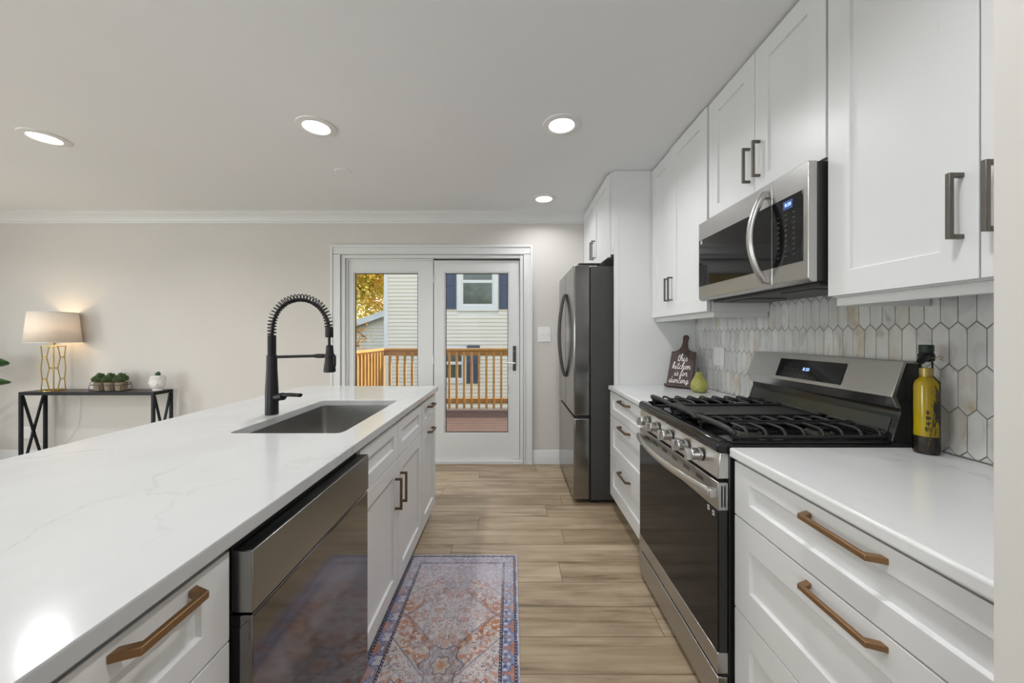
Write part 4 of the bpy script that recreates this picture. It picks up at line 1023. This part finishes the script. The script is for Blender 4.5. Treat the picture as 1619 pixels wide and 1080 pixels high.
for k in range(3): m.tube([lp_(4*k, rO, z0+.006), (lx, ly_, z0+.006), ], .0035, 6); m.tube([lp_(4*k, rO, z0+.425), (lx, ly_, z0+.425)], .0035, 6)
m.lathe([(.080, z0), (.080, z0+.005), (.0, z0+.006)][:2]+[(.072, z0+.006)], (lx, ly_, 0), 40, cap=False)
m.build('wire_base', 'gold', lm)
MB().lathe([(.014, z0+.440), (.014, z0+.500), (.012, z0+.503)], (lx, ly_, 0), 16).build('socket', 'gold', lm)
MB().ball((lx, ly_, z0+.545), .030, 20, 14, (1, 1, 1.25)).build('bulb', 'bulb_glow', lm)
sh = MB().lathe([(.182, 1.214), (.158, 1.500)], (lx, ly_, 0), 64, cap=False).build('lamp_shade', 'shade_linen', lm)
so = sh.modifiers.new('solid', 'SOLIDIFY'); so.thickness = .002
m = MB()
for z, r in ((1.214, .182), (1.500, .158)): m.tube([(lx+r*math.cos(a), ly_+r*math.sin(a), z) for a in [2*math.pi*i/64 for i in range(64)]], .0028, 6, closed=True)
m.build('shade_rim', 'ceramic_white', sh)
m = MB()
for k in range(3):
    a = 2*math.pi*k/3+.5; m.tube([(lx+.156*math.cos(a), ly_+.156*math.sin(a), 1.494), (lx, ly_, 1.44)], .0015, 5)
m.tube([(lx, ly_, 1.255), (lx+.03, ly_, 1.30), (lx+.03, ly_, 1.40), (lx, ly_, 1.44)], .0015, 5); m.build('shade_spider', 'gold', lm)
pl = bpy.data.lights.new('table_lamp_bulb', 'POINT'); pl.energy = LAMP_W; pl.color = (1, .74, .45); pl.shadow_soft_size = .035
po = bpy.data.objects.new('table_lamp_bulb', pl); COL.objects.link(po); po.location = (lx, ly_-.0, 1.36)
m = MB(); m.tube(catmull([(-4.30, 3.612, .745), (-4.29, 3.618, .60), (-4.33, 3.618, .35), (-4.55, 3.612, .16), (-4.80, 3.612, .30)]), .0018, 6)
cdo = m.build('lamp_cord', 'white_plastic'); tag(cdo, 'thin pale power cord hanging behind the console table to the outlet', 'cord')

# succulents in wire holder
sxc, syc = -3.837, 3.485
hd = thing('wire_plant_holder', 'low wire rack holding three potted succulents on the console table', 'plant holder', (sxc, syc, TZ+.0015))
m = MB(); zb_ = TZ+.004
for z in (zb_, zb_+.055):
    m.tube([(sxc-.150, syc-.050, z), (sxc+.150, syc-.050, z), (sxc+.150, syc+.050, z), (sxc-.150, syc+.050, z)], .002, 6, closed=True)
for x in (-.15, -.05, .05, .15):
    for y in (-.05, .05): m.cyl((sxc+x, syc+y, zb_), (sxc+x, syc+y, zb_+.055), .0018, n=6)
m.build('rack', 'table_metal', hd)
for s_ in (-1, 1):
    m = MB(); m.tube(catmull([(sxc+s_*.150, syc-.03, zb_+.055), (sxc+s_*.166, syc-.028, zb_+.075), (sxc+s_*.170, syc, zb_+.082), (sxc+s_*.166, syc+.028, zb_+.075), (sxc+s_*.150, syc+.03, zb_+.055)]), .002, 6); m.build('handle', 'table_metal', hd)
def leaflet(m, p, d, l, w_):
    d = Vector(d).normalized(); s = d.cross(Vector((0, 0, 1)));
    if s.length < .1: s = Vector((1, 0, 0))
    s.normalize(); u = s.cross(d)
    p = Vector(p); a = [p, p+d*l*.4+s*w_+u*w_*.3, p+d*l*.8+s*w_*.7+u*w_*.4, p+d*l, p+d*l*.8-s*w_*.7+u*w_*.4, p+d*l*.4-s*w_+u*w_*.3]
    m.poly_prism(a, u*w_*-.35)
pts3 = []
sc_ = thing('potted_succulent', 'left potted succulent in the wire rack', 'potted plant', (sxc-.102, syc, TZ+.006), 'succulents in the wire rack')
x0 = sxc-.102; z0 = TZ+.006
MB().lathe([(.038, z0), (.041, z0+.02), (.044, z0+.05), (.045, z0+.075), (.042, z0+.078), (.040, z0+.070)], (x0, syc, 0), 24, cap=False).lathe([(.0001, z0), (.038, z0+.0005)], (x0, syc, 0), 24, cap=False).build('pot', 'burlap', sc_)
MB().lathe([(.0001, z0+.070), (.0405, z0+.069)], (x0, syc, 0), 24, cap=False).build('soil', 'soil', sc_)
m = MB(); rr_ = random.Random(4)
for k in range(64):
    a = rr_.random()*6.28; q = rr_.random()**.6; tip = Vector((x0+.042*q*math.cos(a), syc+.056*q*math.sin(a), z0+.080+.082*(1-.75*q*q)*rr_.uniform(.75, 1)))
    root = Vector((x0+.02*q*math.cos(a), syc+.02*q*math.sin(a), z0+.068)); m.tube([root, (root+tip)/2+Vector((0, 0, .008)), tip], .0014, 4)
    for j in range(9):
        b_ = 6.28*j/9+k; leaflet(m, tip-Vector((0, 0, .006*(j % 3))), (math.cos(b_), math.sin(b_), .55), .017, .0065)
m.build('foliage', 'succulent', sc_, recalc=False)
for i, lb in ((0, 'middle potted succulent in the wire rack'), (1, 'right potted succulent in the wire rack')):
    c = copy_tree(sc_); c.location = (sxc+i*.102, syc, TZ+.006); c['label'] = lb

# head-shaped planter (faces left, -X)
bxp, byp = -3.392, 3.492; z0 = TZ+.0015
hd = thing('head_planter', 'small white ceramic head-shaped planter with a cactus at the right end of the console table', 'planter', (bxp, byp, z0))
m = MB()
def hp_(a, t_):
    # t 0..1 bottom to top
    prof = [(0, .036), (.05, .037), (.12, .035), (.20, .043), (.32, .050), (.5, .054), (.68, .055), (.84, .051), (.95, .043), (1.0, .037)]
    for (t0, r0), (t1, r1) in zip(prof, prof[1:]):
        if t0 <= t_ <= t1: r = r0+(r1-r0)*(t_-t0)/(t1-t0); break
    fx = -math.cos(a); y = math.sin(a)
    face = max(0, math.cos(a))
    g = lambda c, s_: math.exp(-((t_-c)/s_)**2)
    na = math.exp(-(a/.22)**2); wide = math.exp(-(a/.5)**2)
    bump = na*(.013*g(.46, .06)+.006*g(.55, .08))+wide*(.006*g(.33, .035)+.004*g(.25, .05))-.005*g(.56, .03)*(math.exp(-((abs(a)-.42)/.2)**2))+.006*wide*g(.64, .06)
    rr = r*(1.0 if face == 0 else 1.0)
    return (bxp+fx*(rr*1.08+bump), byp+y*(rr*.92+bump*.3), z0+.145*t_)
na_ = 48; rows = 36
m.rings([[hp_(math.pi-abs(0)-2*math.pi*k/na_ if False else (2*math.pi*k/na_-math.pi), r/rows) for k in range(na_)] for r in range(rows+1)], True, False)
m.face([m.bm.verts[i] for i in range(0)]) if False else None
m.bm.verts.ensure_lookup_table(); m.face([m.bm.verts[i] for i in range(na_)][::-1])
hb = m.build('head', 'ceramic_white', hd, ang=70)
MB().ball((bxp+.004, byp-.048, z0+.068), .016, 12, 8, (.6, .4, 1.3)).ball((bxp+.004, byp+.048, z0+.068), .016, 12, 8, (.6, .4, 1.3)).build('ears', 'ceramic_white', hd)
m = MB()
for r in range(5):
    for k in range(22):
        a = 2*math.pi*k/22+r*.14; t_ = .74+r*.055; p = hp_(a if a < math.pi else a-2*math.pi, t_); m.ball(p, .0052, 8, 6)
m.build('hair_curls', 'ceramic_white', hd)
MB().lathe([(.0001, z0+.138), (.036, z0+.138)], (bxp, byp, 0), 20, cap=False).build('soil', 'soil', hd)
m = MB(); r2 = random.Random(8)
for k in range(9):
    a = r2.random()*6.28; q = r2.random()*.018; p = (bxp+q*math.cos(a), byp+q*math.sin(a), z0+.150+r2.random()*.02); m.ball(p, .010, 10, 8, (1, 1, 1.25))
    for j in range(6): leaflet(m, p, (math.cos(j+k), math.sin(j+k), .8), .017, .003)
m.build('cactus', 'cactus', hd); hd.rotation_euler = (0, 0, R(26))

# big leafy plant at the left
bp = thing('potted_rubber_plant', 'large dark-leaved plant at the left picture edge beside the console table', 'potted plant', (-5.25, 3.25, 0))
MB().lathe([(.11, .0), (.13, .01), (.16, .28), (.165, .30), (.150, .30), (.145, .26)], (-5.25, 3.25, 0), 32, cap=False).lathe([(.0001, .001), (.11, .001)], (-5.25, 3.25, 0), 32, cap=False).build('pot', 'pot_grey', bp)
MB().lathe([(.0001, .26), (.146, .26)], (-5.25, 3.25, 0), 24, cap=False).build('soil', 'soil', bp)
m = MB(); stems = [[(-5.25, 3.25, .26), (-5.20, 3.24, .6), (-5.15, 3.26, 1.05)], [(-5.27, 3.23, .26), (-5.32, 3.2, .7), (-5.36, 3.2, 1.25)]]
for s_ in stems: m.tube(catmull(s_), .009, 8)
m.build('stem', 'stem', bp)
m = MB()
def bigleaf(m, p, d, l, w_, droop=.3, roll=0):
    d = Vector(d).normalized(); s = Matrix.Rotation(roll, 3, d) @ d.cross(Vector((0, 0, 1))).normalized(); u = s.cross(d); rows_ = []
    p = Vector(p)
    for i in range(9):
        t_ = i/8; c = p+d*l*t_-Vector((0, 0, 1))*droop*l*t_*t_; ww = w_*math.sin(math.pi*min(1, t_*.985+.01))**.5
        rows_.append([c-s*ww+u*ww*.25, c-s*ww*.5+u*ww*.06, c, c+s*ww*.5+u*ww*.06, c+s*ww+u*ww*.25])
    V = [[m.v(q) for q in r] for r in rows_]
    for a, b_ in zip(V, V[1:]):
        for i in range(4): m.face([a[i], a[i+1], b_[i+1], b_[i]])
r3 = random.Random(2)
targets = [(-4.665, 3.36, 1.05, .075), (-4.70, 3.33, .97, .06), (-4.70, 3.40, .86, .055)]
for (x, y, z, w_) in targets:
    st_ = Vector((-5.16, 3.26, z-.10)); dd = Vector((x, y, z))-st_; m.tube([st_, st_+dd*.35], .003, 5); bigleaf(m, st_+dd*.35, dd+Vector((0, 0, .09)), dd.length*.72, w_, .22, R(-55))
for k in range(26):
    sidx = k % 2; hgt = r3.uniform(.45, 1.2); a = r3.uniform(1.2, 5.2); st_ = Vector(((-5.18 if sidx == 0 else -5.33), 3.23, hgt)); dd = Vector((math.cos(a), math.sin(a)*.8, .35))
    m.tube([st_, st_+dd*.09], .003, 5); q = bigleaf(m, st_+dd*.09, dd, r3.uniform(.16, .24), r3.uniform(.04, .06), r3.uniform(.2, .5)) if (st_.y+dd.y*.33) < 3.55 else None
lf = m.build('leaves', 'big_leaf', bp, recalc=False); so = lf.modifiers.new('solid', 'SOLIDIFY'); so.thickness = .001

# ---------------------------------------------------------------- outside
struct(MB().box(-60, 60, WALLY+.3, 80, -1.62, -1.55).box(-60, 60, -60, YF-.3, -1.62, -1.55).box(-60, XL-.3, YF-.3, WALLY+.3, -1.62, -1.55).build('ground', 'grass', smooth=False))
DY1 = 6.38; DX0 = -2.28; DX1 = 3.0
m = MB(); y = WALLY+.17
while y < DY1: m.box(DX0, DX1, y, min(y+.135, DY1), -.045, -.015); y += .141
dk = m.build('wooden_deck', 'deck_wood', bevel=.003); tag(dk, 'reddish brown wooden deck outside the glass door', 'deck')
m = MB()
for x in (-2.2, -.5, 1.2, 2.9): m.box(x, x+.09, DY1-.15, DY1-.06, -1.55, -.05); m.box(x, x+.09, 4.0, 4.09, -1.55, -.05)
m.box(DX0, DX1, DY1-.06, DY1-.02, -.24, -.046); m.build('deck_post', 'fence_wood', dk)
rl = thing('deck_railing', 'yellow pine railing with vertical balusters along the far edge of the deck', 'railing', (.4, 6.3, -.015))
MB().box(-2.30, DX1, 6.23, 6.36, 1.02, 1.055).build('cap_rail', 'fence_wood', rl, bevel=.004)
MB().box(-2.24, DX1, 6.275, 6.313, .93, 1.018).build('top_rail', 'fence_wood', rl, bevel=.003)
MB().box(-2.24, DX1, 6.275, 6.313, .10, .19).build('bottom_rail', 'fence_wood', rl, bevel=.003)
MB().box(-2.29, -2.20, 6.25, 6.34, -.015, 1.018).build('post', 'fence_wood', rl, bevel=.003)
MB().box(2.0, 2.09, 6.32, 6.41, -.015, 1.018).build('post', 'fence_wood', rl, bevel=.003)
x = -2.10
while x < DX1-.05:
    MB().box(x, x+.038, 6.235, 6.273, .02, .995).build('baluster', 'fence_wood', rl, bevel=.003); x += .1275
r2_ = thing('deck_railing', 'sunlit pine railing along the left side of the deck', 'railing', (-2.24, 5.0, -.015))
MB().box(-2.30, -2.17, WALLY+.2, 6.225, 1.02, 1.055).build('cap_rail', 'fence_wood', r2_, bevel=.004)
MB().box(-2.253, -2.215, WALLY+.2, 6.225, .93, 1.018).build('top_rail', 'fence_wood', r2_, bevel=.003)
MB().box(-2.253, -2.215, WALLY+.2, 6.225, .10, .19).build('bottom_rail', 'fence_wood', r2_, bevel=.003)
y = WALLY+.25
while y < 6.18:
    MB().box(-2.213, -2.175, y, y+.038, .02, .995).build('baluster', 'fence_wood', r2_, bevel=.003); y += .1275
# neighbour house
HY = 11.0; HX0 = -3.73
nh = thing('neighbour_house', 'white clapboard house with blue shutters seen through the glass door', 'house', (1.0, 14, -1.55))
def siding(x0, x1, y, z0, z1, pitch, parent, holes=()):
    m = MB(); z = z0
    while z < z1:
        segs = [(x0, x1)]
        for hx0, hx1, hz0, hz1 in holes:
            if z+pitch > hz0+.001 and z < hz1-.001:
                ns = []
                for a, b_ in segs:
                    if hx0 > a: ns.append((a, min(b_, hx0)))
                    if hx1 < b_: ns.append((max(a, hx1), b_))
                segs = [q for q in ns if q[1]-q[0] > .01]
        for a, b_ in segs:
            m.poly_prism([(a, y-.034, z), (a, y-.004, z+pitch), (a, y+.02, z+pitch), (a, y+.02, z)], (b_-a, 0, 0))
        z += pitch
    return m.build('siding', 'siding', parent, smooth=False)
siding(HX0, 6.0, HY, -.9, 5.2, .112, nh, [(-1.63, -.39, 2.01, 3.58), (-2.7, -1.36, -.17, .90)])
MB().box(HX0+.05, 6.0, HY+.02, HY+6, -1.55, 5.2).build('wall', 'vinyl_trim', nh)
MB().box(HX0-.10, HX0+.02, HY-.05, HY+.02, -.9, 5.2).box(HX0-.10, HX0+.049, HY+.02, HY+.10, -.9, 5.2).build('corner_trim', 'vinyl_trim', nh)
MB().poly_prism([(HX0-.5, HY-.5, 5.2), (HX0-.5, HY+6.5, 5.2), (HX0-.5, HY+3, 7.2)], (10.5, 0, 0)).build('roof', 'roof_shingle', nh)
def house_window(x0, x1, z0, z1, y, t=.14):
    m = MB(); m.box(x0, x1, y-.06, y+.018, z0, z0+t+.03).box(x0, x1, y-.06, y+.018, z1-t, z1).box(x0, x0+t, y-.06, y+.018, z0+t+.03, z1-t).box(x1-t, x1, y-.06, y+.018, z0+t+.03, z1-t)
    f_ = m.build('window', 'vinyl_trim', nh, bevel=.004); zm = z0+(z1-z0)*.57
    g0, g1 = x0+t, x1-t
    s = MB(); e = .045
    for a, b_ in ((z0+t+.03, zm), (zm, z1-t)):
        s.box(g0, g0+e, y-.03, y+.018, a, b_).box(g1-e, g1, y-.03, y+.018, a, b_).box(g0+e, g1-e, y-.03, y+.018, a, a+e).box(g0+e, g1-e, y-.03, y+.018, b_-e, b_)
    s.build('sash', 'vinyl_trim', f_); MB().box(g0+e, g1-e, y-.01, y-.002, z0+t+.06, z1-t-.03).build('pane', 'neighbour_glass', f_, smooth=False)
house_window(-1.63, -.39, 2.01, 3.58, HY); house_window(-2.7, -1.36, -.17, .90, HY, .09)
for x0, x1, z0, z1 in ((-2.08, -1.66, 2.07, 3.55), (-.36, .06, 2.07, 3.55), (-1.33, -.94, -.17, .98)):
    m = MB(); t_ = .05; m.box(x0, x1, HY-.045, HY-.024, z0, z1); y = HY-.06
    m.box(x0, x0+t_, y, HY-.045, z0, z1).box(x1-t_, x1, y, HY-.045, z0, z1)
    for zz in (z0, (z0+z1)/2-t_/2, z1-t_): m.box(x0+t_, x1-t_, y, HY-.045, zz, zz+t_)
    m.build('shutter', 'shutter_blue', nh, bevel=.003)
# annex with a sloping rake roof
an = thing('neighbour_annex', 'low siding building with sloping white roof edge left of the clapboard house', 'house', (-7.5, 14, -1.55))
AY = 12.2
m = MB(); z = -1.4; sl = .355
xr = HX0-.12
def rz(x): return 1.99+(x-(-4.1))*sl
while z < 2.05:
    x0 = max(-12.0, -4.1+(z+.112-1.99)/sl) if z+.112 > rz(-12) else -12.0
    if x0 < xr-.02: m.poly_prism([(x0, AY-.045, z), (x0, AY-.006, z+.112), (x0, AY+.02, z+.112), (x0, AY+.02, z)], (xr-x0, 0, 0))
    z += .112
m.build('siding', 'siding', an, smooth=False)
MB().poly_prism([(-12.3, AY+.021, rz(-12.3)-.02), (xr, AY+.021, rz(xr)-.02), (xr, AY+.021, -1.55), (-12.3, AY+.021, -1.55)], (0, 5, 0)).build('wall', 'vinyl_trim', an)
MB().poly_prism([(-12.3, AY-.30, rz(-12.3)-.06), (xr+.02, AY-.30, rz(xr)-.06), (xr+.02, AY-.30, rz(xr)+.14), (-12.3, AY-.30, rz(-12.3)+.14)], (0, .04, 0)).build('rake_board', 'vinyl_trim', an)
MB().poly_prism([(-12.3, AY-.255, rz(-12.3)-.01), (xr+.02, AY-.255, rz(xr)-.01), (xr+.02, AY-.255, rz(xr)+.15), (-12.3, AY-.255, rz(-12.3)+.15)], (0, 5.4, 0)).build('roof', 'roof_shingle', an)
# trees
def tree(name, label, c, rad, nleaf, size, mat, seed, trunk, group=None):
    rr = random.Random(seed); t = thing(name, label, 'tree', (trunk[0], trunk[1], -1.55), group)
    m = MB(); blobs = []
    for k in range(16):
        a = rr.random()*6.28; e = rr.uniform(-.9, 1); q = rr.uniform(.3, .75)
        blobs.append((Vector((c[0]+rad[0]*q*math.cos(a), c[1]+rad[1]*q*math.sin(a), c[2]+rad[2]*q*e)), rr.uniform(.35, .6)))
    for i in range(nleaf):
        b_, s = blobs[i % 16]; d = Vector((rr.gauss(0, 1), rr.gauss(0, 1), rr.gauss(0, 1))).normalized()*s*rr.uniform(.6, 1)
        p = b_+Vector((d.x*rad[0], d.y*rad[1], d.z*rad[2])); u = Vector((rr.gauss(0, 1), rr.gauss(0, 1), rr.gauss(0, 1))).normalized(); v_ = u.cross(Vector((rr.gauss(0, 1), rr.gauss(0, 1), rr.gauss(0, 1)))).normalized()
        L_ = size*rr.uniform(.6, 1.3); m.face([m.v(p-u*L_), m.v(p+v_*L_*.5), m.v(p+u*L_), m.v(p-v_*L_*.5)])
    m.build('foliage', mat, t, recalc=False, smooth=False)
    m = MB(); tx, ty = trunk; m.tube(catmull([(tx, ty, -1.55), (tx+.1, ty, 0), (tx, ty, c[2]-.3), (tx+.1, ty, c[2]+rad[2]*.5)]), .18, 10)
    for b_, s in blobs[:10]: m.tube(catmull([(tx, ty, c[2]-.5), ((tx+b_.x)/2, (ty+b_.y)/2, (c[2]+b_.z)/2-.2), b_]), [.07]*7+[.05]*5+[.03], 6)
    m.build('trunk', 'bark', t); return t
tree('autumn_tree', 'yellow and green autumn tree behind the annex roof', (-8.6, 18, 4.6), (3.8, 2.5, 3.8), 45000, .085, 'autumn_leaves', 1, (-8.6, 19))
tree('green_tree', 'green tree behind the clapboard house, left of its corner', (-5.2, 23.5, 6.0), (3.6, 2.5, 4.6), 14000, .18, 'green_leaves', 2, (-5.2, 23.5))
tree('green_tree', 'far green tree at the left beyond the autumn tree', (-15, 22, 5.0), (5, 3, 5.2), 12000, .2, 'green_leaves', 3, (-15, 22))
tree('green_tree', 'green tree outside the added left window', (-13, -1, 2.5), (2.5, 4, 3.5), 8000, .14, 'green_leaves', 4, (-13, -1))
tree('green_tree', 'green tree outside the added rear window', (-3.5, -11, 2.5), (4.5, 2.5, 3.5), 8000, .14, 'green_leaves', 5, (-3.5, -11))
# orange-leaved shrub beside the deck: one long branch reaches into the left pane
t = thing('orange_leaved_tree', 'small tree with orange leaves hanging beside the left deck railing', 'tree', (-4.6, 7.6, -1.55))
m = MB(); br_ = [[(-4.6, 7.6, -1.55), (-4.55, 7.6, 0), (-4.5, 7.6, 1.2)], [(-4.5, 7.6, 1.0), (-4.0, 7.6, 1.60), (-3.4, 7.6, 1.50), (-3.0, 7.6, 1.2)], [(-4.5, 7.6, 1.0), (-3.9, 7.6, 1.35), (-3.5, 7.6, 1.2), (-3.2, 7.6, 1.05)], [(-4.5, 7.6, 1.1), (-5.0, 7.7, 1.7), (-5.6, 7.8, 1.9)]]
for i, b_ in enumerate(br_): m.tube(catmull(b_), .05 if i == 0 else .009, 6)
m.build('trunk', 'bark', t)
m = MB(); rr = random.Random(6)
for b_ in br_[1:]:
    cp_ = catmull(b_, 12)
    for k in range(150):
        p = cp_[int(rr.random()**.8*(len(cp_)-1))]+Vector((rr.gauss(0, .07), rr.gauss(0, .08), rr.gauss(0, .085))); u = Vector((rr.gauss(0, 1), rr.gauss(0, .5), rr.gauss(0, 1))).normalized(); v_ = u.cross(Vector((rr.gauss(0, 1), rr.gauss(0, 1), rr.gauss(0, 1)))).normalized()
        L_ = rr.uniform(.025, .045); m.face([m.v(p-u*L_), m.v(p+v_*L_*.5), m.v(p+u*L_), m.v(p-v_*L_*.5)])
m.build('leaves', 'orange_leaves', t, recalc=False, smooth=False)
